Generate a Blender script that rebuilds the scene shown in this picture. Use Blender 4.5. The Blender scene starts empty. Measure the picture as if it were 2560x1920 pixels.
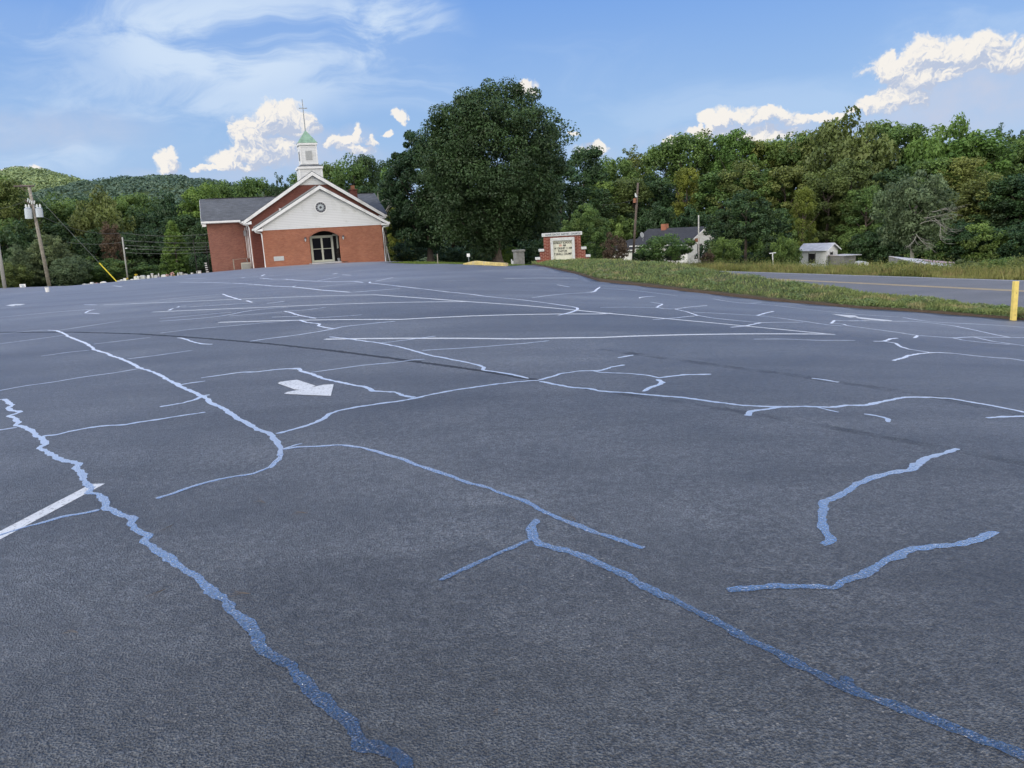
# sky colours (scene linear, before strength)
SKYS = 0.12; SUNE = 1.8; SKYMIX = 0.9
SKYC = [(3.9, 5.1, 7.0), (2.8, 4.4, 7.0), (1.25, 2.9, 6.9), (.8, 2.3, 6.4)]
SKYCLOUD = (5.2, 6.3, 7.8); CU_LT = (7.7, 7.4, 7.0); CU_SH = (4.2, 4.8, 6.1); SKYFILL = (25.0, 23.0, 20.5); SKYVEIL = (4.6, 5.1, 6.4)
import bpy, math, random
import numpy as np
from mathutils import Vector, noise as mnoise

random.seed(7); rng = np.random.default_rng(7)
C = bpy.context.scene.collection
SC = bpy.context.scene
# ------------------------------------------------------------------ camera model (metres, z up, camera looks along +Y)
F = 1900.0; TH = math.radians(11.45); RO = math.atan(0.055); EYE = 1.55
fwd = np.array([0, math.cos(TH), -math.sin(TH)]); up0 = np.array([0, math.sin(TH), math.cos(TH)]); r0 = np.array([1.0, 0, 0])
_c, _s = math.cos(RO), math.sin(RO)
RV = _c*r0 - _s*up0; UV = _s*r0 + _c*up0
O = np.array([0, 0, EYE])
def ray(px, py): return fwd + RV*(px-1280)/F + UV*(960-py)/F
def at(px, py, Y):
    d = ray(px, py); return O + d*Y/d[1]
def azel(px, py):
    d = ray(px, py); return math.degrees(math.atan2(d[0], d[1])), math.degrees(math.atan2(d[2], math.hypot(d[0], d[1])))

# ------------------------------------------------------------------ terrain: smooth surface through surveyed spot heights
FAR_EDGE = [(0,721,68),(180,714.5,68),(290,711,68),(369,703.8,68),(438,695.5,67),(524,686,66)]
def road_z(Y): return -1.15 - 0.03*(Y-20)
def road_x(Y, off=0.0): return 12.8 - 0.155*(Y-18.8) + off     # near edge of the road
CP = [(0,0,0),(-4,2,0),(4,2,-.05),(0,-8,0),(-15,-5,-.05),(12,-5,-.5),(0,8,.02),(-8,8,0),(5.5,8,-.3),(0,15,.06),(-10,15,.02),(5,14,-.36),
 (10,8,-.75),(-20,15,-.12),(0,25,.05),(-12,30,.0),(-25,30,-.22),(-45,30,-.7),(-35,50,-.75),
 (-18.75,60.5,-.31),(-9.84,63,-.5),(-8,52,-.17),(-2.3,41,-.11),(0,36,-.11),(2.75,36,-.07),(-15,48,-.1),(-5,46,-.16),(1.24,35.2,-.07),(2.96,26.2,-.2),
 (5.9,20.9,-.55),(8.7,18.65,-.8),(11.2,16.5,-1.0),(-60,68,-1.7),(-2,60,-.9),(-9,70,-1.1),(-1,46,-.3),(-38,75,-1.75),(-24,76,-1.35),(-10,74,-1.2),
 (-60,95,-5),(-30,98,-4),(0,90,-3),(-45,130,-7),(0,130,-5.5),(20,100,-4.0),(40,110,-6.0),(60,130,-7),(90,130,-7),(-95,130,-7),(-100,40,-4),
 (100,40,-5),(60,70,-5),(-60,0,-1.4),(60,0,-3.2),(0,-60,0),(-60,-60,-1),(60,-60,-3),(0,220,-5),(150,200,-6),(-150,200,-7),(30,45,-2.7),(25,60,-3.0),(35,70,-4.2)]
for a_, b_, c_ in FAR_EDGE: CP.append(tuple(float(q) for q in at(a_, b_, c_)))
for Y in (-20, 0, 20, 40, 60, 80):
    for off in (0.5, 8.5): CP.append((road_x(Y, off), Y, road_z(Y)))
CP = np.array(CP, float)
def _U(r2): return 0.5*r2*np.log(r2+1e-9)
def _fit():
    n = len(CP); P = CP[:, :2]/30
    K = _U(((P[:, None]-P[None])**2).sum(-1)) + 1e-4*np.eye(n)
    A = np.zeros((n+3, n+3)); A[:n, :n] = K; A[:n, n] = 1; A[:n, n+1:] = P; A[n, :n] = 1; A[n+1:, :n] = P.T
    b = np.zeros(n+3); b[:n] = CP[:, 2]
    return np.linalg.solve(A, b), P
_W, _P = _fit()
def Hn(X, Y):
    X = np.atleast_1d(np.asarray(X, float)); Y = np.atleast_1d(np.asarray(Y, float))
    q = np.stack([X, Y], -1)/30; out = np.zeros(len(X))
    for i in range(0, len(X), 20000):
        s = slice(i, i+20000)
        out[s] = _U(((q[s, None]-_P[None])**2).sum(-1)) @ _W[:len(CP)] + _W[len(CP)] + q[s] @ _W[len(CP)+1:]
    r = np.hypot(X, Y-40); k = np.clip((r-150)/120, 0, 1); k = k*k*(3-2*k)
    return out*(1-k) + -6.5*k
def H(x, y): return float(Hn([x], [y])[0])
def ground(pts):
    """world points where the given sight lines meet the ground (vectorised march)"""
    D = np.array([ray(*p) for p in pts]); D /= D[:, 1:2]
    t = np.full(len(D), 1.0); done = np.zeros(len(D), bool); prev = t.copy()
    Ys = np.concatenate([np.arange(1, 20, .1), np.arange(20, 90, .4)])
    res = np.full(len(D), 80.0)
    Z = None
    lastf = None
    for y in Ys:
        f = EYE + D[:, 2]*y - Hn(D[:, 0]*y, np.full(len(D), y))
        if lastf is not None:
            hit = (~done) & (f <= 0)
            if hit.any():
                a = lastf[hit]; b = f[hit]; res[hit] = lasty + (y-lasty)*a/(a-b); done |= hit
        lastf = f; lasty = y
        if done.all(): break
    return np.stack([D[:, 0]*res, res, EYE + D[:, 2]*res], -1)

# ------------------------------------------------------------------ mesh helpers
class MB:
    def __init__(s): s.v = []; s.f = []
    def add(s, vs, fs):
        o = len(s.v); s.v += [tuple(map(float, v)) for v in vs]; s.f += [tuple(i+o for i in f) for f in fs]; return s
    def box(s, x0, x1, y0, y1, z0, z1):
        return s.add([(x0,y0,z0),(x1,y0,z0),(x1,y1,z0),(x0,y1,z0),(x0,y0,z1),(x1,y0,z1),(x1,y1,z1),(x0,y1,z1)],
                     [(0,3,2,1),(4,5,6,7),(0,1,5,4),(1,2,6,5),(2,3,7,6),(3,0,4,7)])
    def quad(s, a, b, c, d): return s.add([a,b,c,d], [(0,1,2,3)])
    def prism_y(s, pts, y0, y1):      # polygon in x,z extruded along y
        n = len(pts); vs = [(x,y0,z) for x,z in pts]+[(x,y1,z) for x,z in pts]
        return s.add(vs, [tuple(range(n)), tuple(range(2*n-1, n-1, -1))]+[(i, i+n, (i+1)%n+n, (i+1)%n) for i in range(n)])
    def prism_x(s, pts, x0, x1):      # polygon in y,z extruded along x
        n = len(pts); vs = [(x0,y,z) for y,z in pts]+[(x1,y,z) for y,z in pts]
        return s.add(vs, [tuple(range(n-1,-1,-1)), tuple(range(n, 2*n))]+[(i, (i+1)%n, (i+1)%n+n, i+n) for i in range(n)])
    def tube(s, pts, rad, n=8, cap=True):
        pts = [Vector(p) for p in pts]; rad = rad if isinstance(rad, (list, tuple)) else [rad]*len(pts)
        vs = []; N = len(pts); ref = None
        for i, p in enumerate(pts):
            t = (pts[min(i+1, N-1)]-pts[max(i-1, 0)]).normalized()
            if ref is None: ref = Vector((0,0,1)) if abs(t.z) < .9 else Vector((1,0,0))
            a = t.cross(ref)
            if a.length < 1e-4: a = t.cross(Vector((0,1,0)))
            a.normalize(); b = t.cross(a).normalized(); ref = -b if False else ref
            for k in range(n):
                th = 2*math.pi*k/n; vs.append(p + (a*math.cos(th)+b*math.sin(th))*rad[i])
        fs = [(i*n+k, i*n+(k+1)%n, (i+1)*n+(k+1)%n, (i+1)*n+k) for i in range(N-1) for k in range(n)]
        if cap: fs += [tuple(range(n-1,-1,-1)), tuple((N-1)*n+k for k in range(n))]
        return s.add(vs, fs)
    def lathe(s, prof, cx=0, cy=0, n=16):
        vs = [(cx+r*math.cos(2*math.pi*k/n), cy+r*math.sin(2*math.pi*k/n), z) for r, z in prof for k in range(n)]
        fs = [(i*n+k, i*n+(k+1)%n, (i+1)*n+(k+1)%n, (i+1)*n+k) for i in range(len(prof)-1) for k in range(n)]
        fs += [tuple(range(n-1,-1,-1)), tuple((len(prof)-1)*n+k for k in range(n))]
        return s.add(vs, fs)
    def build(s, name, mat, parent=None, bevel=0, smooth=False):
        me = bpy.data.meshes.new(name); me.from_pydata(s.v, [], s.f); me.update()
        if smooth: me.polygons.foreach_set('use_smooth', [True]*len(me.polygons))
        if mat: me.materials.append(mat)
        o = bpy.data.objects.new(name, me); C.objects.link(o)
        if parent: o.parent = parent
        if bevel:
            b = o.modifiers.new('bevel', 'BEVEL'); b.width = bevel; b.segments = 2; b.limit_method = 'ANGLE'
        return o
def npmesh(name, verts, quads, mat, parent=None, tone=None, smooth=False, tri=False):
    me = bpy.data.meshes.new(name); k = quads.shape[1]
    me.vertices.add(len(verts)); me.vertices.foreach_set('co', np.asarray(verts, np.float32).ravel())
    me.loops.add(quads.size); me.loops.foreach_set('vertex_index', quads.astype(np.int32).ravel())
    me.polygons.add(len(quads)); me.polygons.foreach_set('loop_start', np.arange(0, quads.size, k, dtype=np.int32))
    me.update(calc_edges=True); me.validate()
    if tone is not None:
        a = me.attributes.new('tone', 'FLOAT', 'POINT'); a.data.foreach_set('value', np.asarray(tone, np.float32))
    if smooth: me.polygons.foreach_set('use_smooth', [True]*len(me.polygons))
    if mat: me.materials.append(mat)
    if name is None: return me
    o = bpy.data.objects.new(name, me); C.objects.link(o)
    if parent: o.parent = parent
    return o
def tag(o, label=None, cat=None, group=None, kind=None):
    if label: o['label'] = label
    if cat: o['category'] = cat
    if group: o['group'] = group
    if kind: o['kind'] = kind
    return o
def empty(name, loc, rz=0, label=None, cat=None, group=None):
    o = bpy.data.objects.new(name, None); C.objects.link(o); o.location = tuple(map(float, loc)); o.rotation_euler = (0, 0, rz)
    o.empty_display_size = .2
    return tag(o, label, cat, group)

# ------------------------------------------------------------------ materials
class NT:
    def __init__(s, name, world=False):
        if world: s.owner = name; s.t = name.node_tree
        else:
            s.owner = bpy.data.materials.new(name); s.owner.use_nodes = True; s.t = s.owner.node_tree
        s.t.nodes.clear()
    def n(s, typ, ins=None, **kw):
        nd = s.t.nodes.new('ShaderNode'+typ)
        for k, v in kw.items(): setattr(nd, k, v)
        for k, v in (ins or {}).items():
            sk = nd.inputs[k]
            if isinstance(v, bpy.types.NodeSocket): s.t.links.new(v, sk)
            elif isinstance(v, bpy.types.Node): s.t.links.new(v.outputs[0], sk)
            else: sk.default_value = v
        return nd
    def math(s, op, a, b=None, c=None, clamp=False):
        ins = {0: a}
        if b is not None: ins[1] = b
        if c is not None: ins[2] = c
        return s.n('Math', ins, operation=op, use_clamp=clamp).outputs[0]
    def mix(s, f, a, b, blend='MIX'):
        nd = s.n('Mix', None, data_type='RGBA', blend_type=blend)
        for sk, v in ((nd.inputs[0], f), (nd.inputs[6], a), (nd.inputs[7], b)):
            if isinstance(v, bpy.types.NodeSocket): s.t.links.new(v, sk)
            elif isinstance(v, (int, float)) and sk.type != 'RGBA': sk.default_value = v
            else: sk.default_value = (*v, 1) if len(v) == 3 else v
        return nd.outputs[2]
    def ramp(s, f, stops, interp='LINEAR'):
        nd = s.n('ValToRGB', {0: f}); cr = nd.color_ramp; cr.interpolation = interp
        while len(cr.elements) < len(stops): cr.elements.new(.5)
        for e, (p, c) in zip(cr.elements, stops):
            e.position = p; e.color = (*c, 1) if isinstance(c, tuple) else (c, c, c, 1)
        return nd.outputs[0]
    def noise(s, vec, scale, detail=4, rough=.55, dist=0, dim='3D'):
        return s.n('TexNoise', {'Vector': vec, 'Scale': scale, 'Detail': detail, 'Roughness': rough, 'Distortion': dist}, noise_dimensions=dim).outputs[0]
    def sstep(s, x, a, b):
        return s.n('MapRange', {0: x, 1: a, 2: b, 3: 0.0, 4: 1.0}, interpolation_type='SMOOTHSTEP').outputs[0]
    def out(s, surf): s.n('OutputMaterial', {0: surf}); return s.owner
def simple(name, col, rough=.7, var=.12, scale=6, bump=.0, metallic=0.0, spec=.5, dirt=None):
    t = NT(name); co = t.n('TexCoord').outputs['Object']
    nz = t.noise(co, scale, 5, .6)
    c0 = tuple(max(0, x*(1-var)) for x in col); c1 = tuple(min(1, x*(1+var)) for x in col)
    c = t.ramp(nz, [(.3, c0), (.7, c1)])
    if dirt:
        nz2 = t.noise(co, scale*.35, 6, .65); c = t.mix(t.sstep(nz2, .52, .72), c, dirt)
    ins = {'Base Color': c, 'Roughness': rough, 'Metallic': metallic, 'Specular IOR Level': spec}
    if bump:
        ins['Normal'] = t.n('Bump', {'Height': t.noise(co, scale*6, 4), 'Strength': bump, 'Distance': .02}).outputs[0]
    return t.out(t.n('BsdfPrincipled', ins).outputs[0])

def brick_mat(name, c1, c2, mortar, var=.3, msize=.011):
    t = NT(name); co = t.n('TexCoord').outputs['Object']; sp = t.n('SeparateXYZ', {0: co})
    g = t.n('NewGeometry'); tr = t.n('VectorTransform', {0: g.outputs['Normal']}, vector_type='NORMAL', convert_from='WORLD', convert_to='OBJECT')
    ns = t.n('SeparateXYZ', {0: tr.outputs[0]}); ax = t.math('ABSOLUTE', ns.outputs[0]); side = t.math('GREATER_THAN', ax, .6)
    u = t.math('ADD', t.math('MULTIPLY', sp.outputs[0], t.math('SUBTRACT', 1.0, side)), t.math('MULTIPLY', sp.outputs[1], side))
    vec = t.n('CombineXYZ', {0: u, 1: sp.outputs[2], 2: 0.0})
    b = t.n('TexBrick', {'Vector': vec.outputs[0], 'Color1': (*c1, 1), 'Color2': (*c2, 1), 'Mortar': (*mortar, 1), 'Scale': 1.0, 'Mortar Size': msize/2,
        'Mortar Smooth': .3, 'Bias': 0.0, 'Brick Width': .203, 'Row Height': .068})
    b.offset = .5
    nz = t.noise(co, 1.1, 5, .6); nz2 = t.noise(co, 9, 3, .6)
    c = t.mix(t.math('MULTIPLY', nz2, .5), b.outputs[0], (c1[0]*.55, c1[1]*.5, c1[2]*.5))
    c = t.mix(1.0, c, t.ramp(nz, [(.3, 1-var*.6), (.7, 1.0+0*var)]), 'MULTIPLY')
    bump = t.n('Bump', {'Height': t.math('SUBTRACT', 1.0, b.outputs[1]), 'Strength': .5, 'Distance': .006})
    return t.out(t.n('BsdfPrincipled', {'Base Color': c, 'Roughness': .85, 'Specular IOR Level': .3, 'Normal': bump.outputs[0]}).outputs[0])

def siding_mat(name, col, pitch=.127, line=.42, dirt=(.45,.47,.42)):
    t = NT(name); co = t.n('TexCoord').outputs['Object']; sp = t.n('SeparateXYZ', {0: co})
    fr = t.math('FRACT', t.math('DIVIDE', sp.outputs[2], pitch))
    ln = t.math('LESS_THAN', fr, .16)
    nz = t.noise(co, 1.3, 5, .65)
    c = t.mix(t.math('MULTIPLY', ln, .5), col, tuple(x*line for x in col))
    c = t.mix(t.math('MULTIPLY', t.sstep(nz, .5, .75), .45), c, dirt)
    bump = t.n('Bump', {'Height': t.math('SUBTRACT', 1.0, fr), 'Strength': .6, 'Distance': .015})
    return t.out(t.n('BsdfPrincipled', {'Base Color': c, 'Roughness': .5, 'Normal': bump.outputs[0]}).outputs[0])

def shingle_mat(name, col):
    t = NT(name); co = t.n('TexCoord').outputs['Object']
    b = t.n('TexBrick', {'Vector': co, 'Color1': (*[x*.8 for x in col], 1), 'Color2': (*[x*1.25 for x in col], 1), 'Mortar': (*[x*.6 for x in col], 1), 'Scale': 1.0,
        'Mortar Size': .006, 'Brick Width': .3, 'Row Height': .13})
    nz = t.noise(co, .9, 6, .7); nz2 = t.noise(co, 25, 3)
    c = t.mix(1.0, b.outputs[0], t.ramp(nz, [(.3, .75), (.7, 1.15)]), 'MULTIPLY')
    c = t.mix(t.math('MULTIPLY', nz2, .35), c, tuple(x*.5 for x in col))
    return t.out(t.n('BsdfPrincipled', {'Base Color': c, 'Roughness': .9}).outputs[0])

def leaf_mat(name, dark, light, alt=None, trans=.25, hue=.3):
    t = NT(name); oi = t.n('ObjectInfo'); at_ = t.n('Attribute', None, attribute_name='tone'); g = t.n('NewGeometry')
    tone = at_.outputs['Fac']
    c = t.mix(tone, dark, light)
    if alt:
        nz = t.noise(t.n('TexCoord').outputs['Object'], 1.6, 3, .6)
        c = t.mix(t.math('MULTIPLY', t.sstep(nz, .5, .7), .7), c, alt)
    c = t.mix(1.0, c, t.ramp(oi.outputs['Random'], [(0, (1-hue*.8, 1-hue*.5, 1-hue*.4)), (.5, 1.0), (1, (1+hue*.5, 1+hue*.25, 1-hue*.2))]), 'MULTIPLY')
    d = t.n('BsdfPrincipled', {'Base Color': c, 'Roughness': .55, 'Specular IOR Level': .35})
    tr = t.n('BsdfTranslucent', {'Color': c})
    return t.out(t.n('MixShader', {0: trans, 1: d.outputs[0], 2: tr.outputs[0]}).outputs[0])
# ------------------------------------------------------------------ shared materials
M = {}
# asphalt of the parking lot
t = NT('sealed_asphalt'); co = t.n('TexCoord').outputs['Object']
big = t.noise(co, .16, 5, .6, .4); med = t.noise(co, 1.1, 5, .62); st = t.n('Mapping', {'Vector': co, 'Rotation': (0, 0, .35), 'Scale': (.12, .9, 1)})
streak = t.noise(st.outputs[0], .8, 5, .6)
fine = t.noise(co, 95, 3, .7); vor = t.n('TexVoronoi', {'Vector': co, 'Scale': 120.0}, feature='F1')
mid2 = t.noise(co, 22, 4, .7)
c = t.ramp(med, [(.3, (.088, .095, .097)), (.7, (.130, .138, .141))])
c = t.mix(1.0, c, t.ramp(big, [(.36, .52), (.64, 1.28)]), 'MULTIPLY')
c = t.mix(1.0, c, t.ramp(streak, [(.36, .62), (.64, 1.2)]), 'MULTIPLY')
c = t.mix(1.0, c, t.ramp(fine, [(.40, .42), (.60, 1.65)]), 'MULTIPLY')
c = t.mix(1.0, c, t.ramp(mid2, [(.38, .72), (.62, 1.30)]), 'MULTIPLY')
vc = t.n('SeparateColor', {0: vor.outputs['Color']}).outputs[0]
chip = t.math('MULTIPLY', t.math('GREATER_THAN', vc, .985), t.sstep(t.noise(co, .5, 3), .42, .62))
c = t.mix(t.math('MULTIPLY', chip, .8), c, (.30, .29, .27))
hgt = t.math('ADD', t.math('MULTIPLY', fine, .6), t.math('MULTIPLY', vor.outputs['Distance'], .5))
hgt = t.math('ADD', hgt, t.math('MULTIPLY', mid2, 1.2))
bmp = t.n('Bump', {'Height': hgt, 'Strength': 1.0, 'Distance': .02})
rg = t.ramp(big, [(.3, .52), (.7, .66)])
asp = t.n('BsdfPrincipled', {'Base Color': c, 'Roughness': rg, 'Specular IOR Level': .7, 'Normal': bmp.outputs[0]})
fz = t.math('MULTIPLY', t.ramp(t.n('LayerWeight', {'Blend': .5}).outputs['Facing'], [(.45, .01), (.75, .06), (.90, .18), (.98, .34)]), t.ramp(med, [(.3, 1.0), (.7, .75)]))
gz = t.n('BsdfGlossy', {'Color': (.96, .90, .86, 1), 'Roughness': .5, 'Normal': t.n('Bump', {'Height': hgt, 'Strength': .35, 'Distance': .008}).outputs[0]})
M['asphalt'] = t.out(t.n('MixShader', {0: fz, 1: asp.outputs[0], 2: gz.outputs[0]}).outputs[0])
# road asphalt, older and paler
t = NT('worn_road_asphalt'); co = t.n('TexCoord').outputs['Object']
c = t.ramp(t.noise(co, 40, 4, .8), [(.3, (.085, .085, .083)), (.7, (.24, .237, .23))])
c = t.mix(1.0, c, t.ramp(t.noise(co, .5, 4), [(.3, .85), (.7, 1.15)]), 'MULTIPLY')
M['road'] = t.out(t.n('BsdfPrincipled', {'Base Color': c, 'Roughness': .7, 'Specular IOR Level': .6, 'Normal': t.n('Bump', {'Height': t.noise(co, 50, 3), 'Strength': .8, 'Distance': .01}).outputs[0]}).outputs[0])
# glossy crack sealant
t = NT('crack_sealant'); co = t.n('TexCoord').outputs['Object']
w = t.n('TexWave', {'Vector': co, 'Scale': 16.0, 'Distortion': 9.0, 'Detail': 3.0, 'Detail Scale': 2.0}); nb = t.noise(co, 60, 3)
hh = t.math('ADD', t.math('MULTIPLY', w.outputs['Fac'], .6), t.math('MULTIPLY', nb, .9))
b = t.n('Bump', {'Height': hh, 'Strength': 1.0, 'Distance': .006})
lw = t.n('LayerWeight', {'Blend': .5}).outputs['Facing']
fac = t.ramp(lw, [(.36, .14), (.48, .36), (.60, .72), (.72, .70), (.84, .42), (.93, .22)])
sheen_col = t.ramp(lw, [(.52, (.02, .026, .04)), (.68, (.26, .33, .44)), (.80, (.66, .74, .84)), (.93, (.92, .94, .97))])  # base colour whitens at grazing view: painted sky sheen where trees block reflection
dk = t.n('BsdfPrincipled', {'Base Color': sheen_col, 'Roughness': .4, 'Normal': b.outputs[0]}); gl = t.n('BsdfGlossy', {'Color': (1, 1, 1, 1), 'Roughness': t.ramp(lw, [(.5, .18), (.8, .30), (.95, .5)]), 'Normal': b.outputs[0]})
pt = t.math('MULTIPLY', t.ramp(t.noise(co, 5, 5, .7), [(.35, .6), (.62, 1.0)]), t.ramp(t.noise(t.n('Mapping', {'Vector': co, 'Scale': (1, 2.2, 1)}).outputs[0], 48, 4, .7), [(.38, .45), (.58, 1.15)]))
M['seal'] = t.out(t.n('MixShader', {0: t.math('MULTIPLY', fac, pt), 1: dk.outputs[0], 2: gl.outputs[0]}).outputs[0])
t = NT('dull_tar'); co = t.n('TexCoord').outputs['Object']; M_c = t.ramp(t.noise(co, 30, 4), [(.3, (.028, .030, .034)), (.7, (.055, .058, .062))])
M['tar'] = t.out(t.n('BsdfPrincipled', {'Base Color': M_c, 'Roughness': .75, 'Specular IOR Level': .35}).outputs[0])
t = NT('faint_tyre_mark'); co = t.n('TexCoord').outputs['Object']
dd = t.n('BsdfPrincipled', {'Base Color': (.02, .022, .026, 1), 'Roughness': .7}); tt = t.n('BsdfTransparent')
fac = t.math('MULTIPLY', t.sstep(t.noise(co, 3, 5, .7), .35, .7), .3)
M['tyre'] = t.out(t.n('MixShader', {0: fac, 1: tt.outputs[0], 2: dd.outputs[0]}).outputs[0])
def paint(name, col, wear=.38):
    t = NT(name); co = t.n('TexCoord').outputs['Object']
    nz = t.noise(co, 45, 4, .75); n2 = t.noise(co, 2.5, 4)
    c = t.mix(t.math('MULTIPLY', t.sstep(nz, wear+.15, wear+.26), .8), col, tuple(x*.3 for x in col))
    c = t.mix(1.0, c, t.ramp(n2, [(.3, .86), (.7, 1.0)]), 'MULTIPLY')
    return t.out(t.n('BsdfPrincipled', {'Base Color': c, 'Roughness': .6, 'Normal': t.n('Bump', {'Height': nz, 'Strength': .5, 'Distance': .004}).outputs[0]}).outputs[0])
M['paint'] = paint('white_line_paint', (.70, .72, .71)); M['paint_road'] = paint('white_road_paint', (.78, .79, .78), .48); M['paint_yel'] = paint('faded_yellow_road_paint', (.78, .58, .26), .48)
M['curb_yel'] = simple('yellow_kerb_paint', (.58, .46, .17), .75, .3, 5, .3, dirt=(.42, .38, .30))
M['post_yel'] = simple('yellow_post_paint', (.74, .58, .16), .55, .15, 7, .2, dirt=(.58, .42, .14))
# ground: grass / soil / leaf litter
t = NT('grassy_ground'); co = t.n('TexCoord').outputs['Object']
n1 = t.noise(co, .35, 6, .6); n2 = t.noise(co, 7, 5, .7)
c = t.ramp(n1, [(.3, (.035, .055, .016)), (.5, (.055, .085, .022)), (.7, (.10, .10, .042))])
c = t.mix(1.0, c, t.ramp(n2, [(.3, .5), (.7, 1.35)]), 'MULTIPLY')
M['ground'] = t.out(t.n('BsdfPrincipled', {'Base Color': c, 'Roughness': .95, 'Specular IOR Level': .2, 'Normal': t.n('Bump', {'Height': n2, 'Strength': .8, 'Distance': .05}).outputs[0]}).outputs[0])
t = NT('verge_soil'); co = t.n('TexCoord').outputs['Object']
n1 = t.noise(co, 1.2, 6, .7); n2 = t.noise(co, 25, 5, .7)
c = t.ramp(n1, [(.3, (.04, .06, .02)), (.5, (.09, .11, .045)), (.68, (.15, .13, .075))]); c = t.mix(1.0, c, t.ramp(n2, [(.3, .45), (.7, 1.4)]), 'MULTIPLY')
at_ = t.n('Attribute', None, attribute_name='tone').outputs['Fac']
c = t.mix(at_, c, t.mix(n2, (.02, .017, .014), (.15, .11, .08)))
M['verge'] = t.out(t.n('BsdfPrincipled', {'Base Color': c, 'Roughness': .95, 'Specular IOR Level': .2, 'Normal': t.n('Bump', {'Height': n2, 'Strength': 1.0, 'Distance': .03}).outputs[0]}).outputs[0])
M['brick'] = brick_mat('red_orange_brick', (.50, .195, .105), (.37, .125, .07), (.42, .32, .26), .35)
M['brick_dark'] = brick_mat('dark_shaded_brick', (.26, .09, .065), (.18, .06, .048), (.24, .17, .14), .3)  # nave front's shade beside the porch is put into this darker brick colour
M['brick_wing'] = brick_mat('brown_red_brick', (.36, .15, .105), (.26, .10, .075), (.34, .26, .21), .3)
M['brick_sign'] = brick_mat('sign_brick', (.26, .06, .035), (.18, .04, .028), (.52, .34, .27), .25, .016)
M['soldier'] = simple('arch_brick', (.30, .12, .075), .85, .25, 14, .3)
M['siding'] = siding_mat('white_vinyl_siding', (.74, .76, .76)); M['siding_old'] = siding_mat('weathered_white_siding', (.78, .79, .76), .18, .4, (.28, .24, .17))
M['white'] = simple('white_trim_paint', (.80, .81, .80), .45, .06, 3, dirt=(.62, .63, .60))
M['offwhite'] = simple('door_frame_paint', (.60, .62, .52), .5, .08, 3)
M['roof'] = shingle_mat('grey_shingles', (.115, .125, .135)); M['roof_dark'] = shingle_mat('dark_shingles', (.045, .048, .055))
M['copper'] = simple('green_copper', (.22, .36, .26), .55, .25, 3, .1, metallic=.0, dirt=(.14, .24, .18))
M['steel'] = simple('dull_grey_metal', (.30, .32, .33), .45, .12, 8, metallic=.5)
t = NT('dark_glass'); M['glass'] = t.out(t.n('BsdfPrincipled', {'Base Color': (.006, .007, .012, 1), 'Roughness': .1, 'Specular IOR Level': .1}).outputs[0])
M['rose_dark'] = simple('leaded_glass', (.035, .037, .055), .3, .7, 16); M['rose_pale'] = simple('pale_glass', (.45, .50, .52), .3, .4, 22)
M['void'] = simple('dark_interior', (.012, .011, .012), .9)
M['black'] = simple('black_metal', (.012, .012, .014), .4)
M['plaque'] = simple('pale_stone', (.48, .50, .50), .7, .08, 8)
M['concrete'] = simple('white_concrete', (.56, .58, .57), .8, .1, 9, .3, dirt=(.42, .43, .40))
M['ac'] = simple('beige_cabinet_paint', (.50, .50, .42), .5, .06, 4)
M['wood'] = simple('weathered_pole_wood', (.28, .255, .21), .9, .35, 5, .5); M['wood_brown'] = simple('brown_pole_wood', (.12, .095, .08), .9, .3, 5, .5)
M['wood_grey'] = simple('silver_grey_wood', (.38, .38, .35), .9, .2, 6, .4)
M['can'] = simple('transformer_paint', (.50, .56, .60), .4, .05, 3); M['ceramic'] = simple('white_ceramic', (.62, .66, .64), .25, .05, 5)
M['rust'] = simple('rusty_metal', (.30, .13, .075), .8, .35, 7)
M['wire'] = simple('wire_metal', (.16, .17, .16), .5); M['wire_dark'] = simple('dark_cable', (.03, .03, .03), .6)
M['guard'] = simple('yellow_plastic', (.75, .62, .03), .5, .05)
M['stone_w'] = simple('white_marble', (.74, .75, .71), .7, .08, 3, .2, dirt=(.52, .53, .46)); M['stone_g'] = simple('grey_granite', (.50, .52, .50), .6, .2, 9, .1, dirt=(.24, .25, .2))
M['flower_y'] = simple('yellow_petals', (.75, .55, .05), .7, .3, 20); M['flower_p'] = simple('pink_petals', (.72, .42, .40), .7, .3, 20); M['flower_v'] = simple('violet_petals', (.12, .05, .14), .7, .3, 20)
M['bark'] = simple('grey_brown_bark', (.085, .068, .055), .95, .35, 3, .7); M['bark_dark'] = simple('dark_bark', (.035, .03, .026), .95, .3, 3, .6); M['bark_pale'] = simple('bleached_bark', (.26, .25, .22), .95, .2, 3, .4)
M['sign_face'] = simple('cream_sign_panel', (.62, .62, .50), .35, .05, 4); M['ink'] = simple('black_letters', (.02, .02, .02), .5); M['ink_red'] = simple('red_letters', (.55, .09, .05), .5)
M['ink_grey'] = simple('worn_grey_letters', (.10, .13, .17), .7); M['ink_blue'] = simple('blue_grey_letters', (.16, .24, .36), .6)
M['tin'] = simple('galvanised_roof_sheet', (.50, .51, .52), .7, .15, 2, dirt=(.46, .38, .35)); M['tin_red'] = simple('faded_red_roof_sheet', (.42, .30, .29), .5, .2, 2, dirt=(.3, .13, .1))
M['board'] = simple('grey_boards', (.20, .20, .19), .9, .3, 6, .4)
M['needle'] = simple('dry_pine_needle', (.11, .085, .06), .7)
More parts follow.
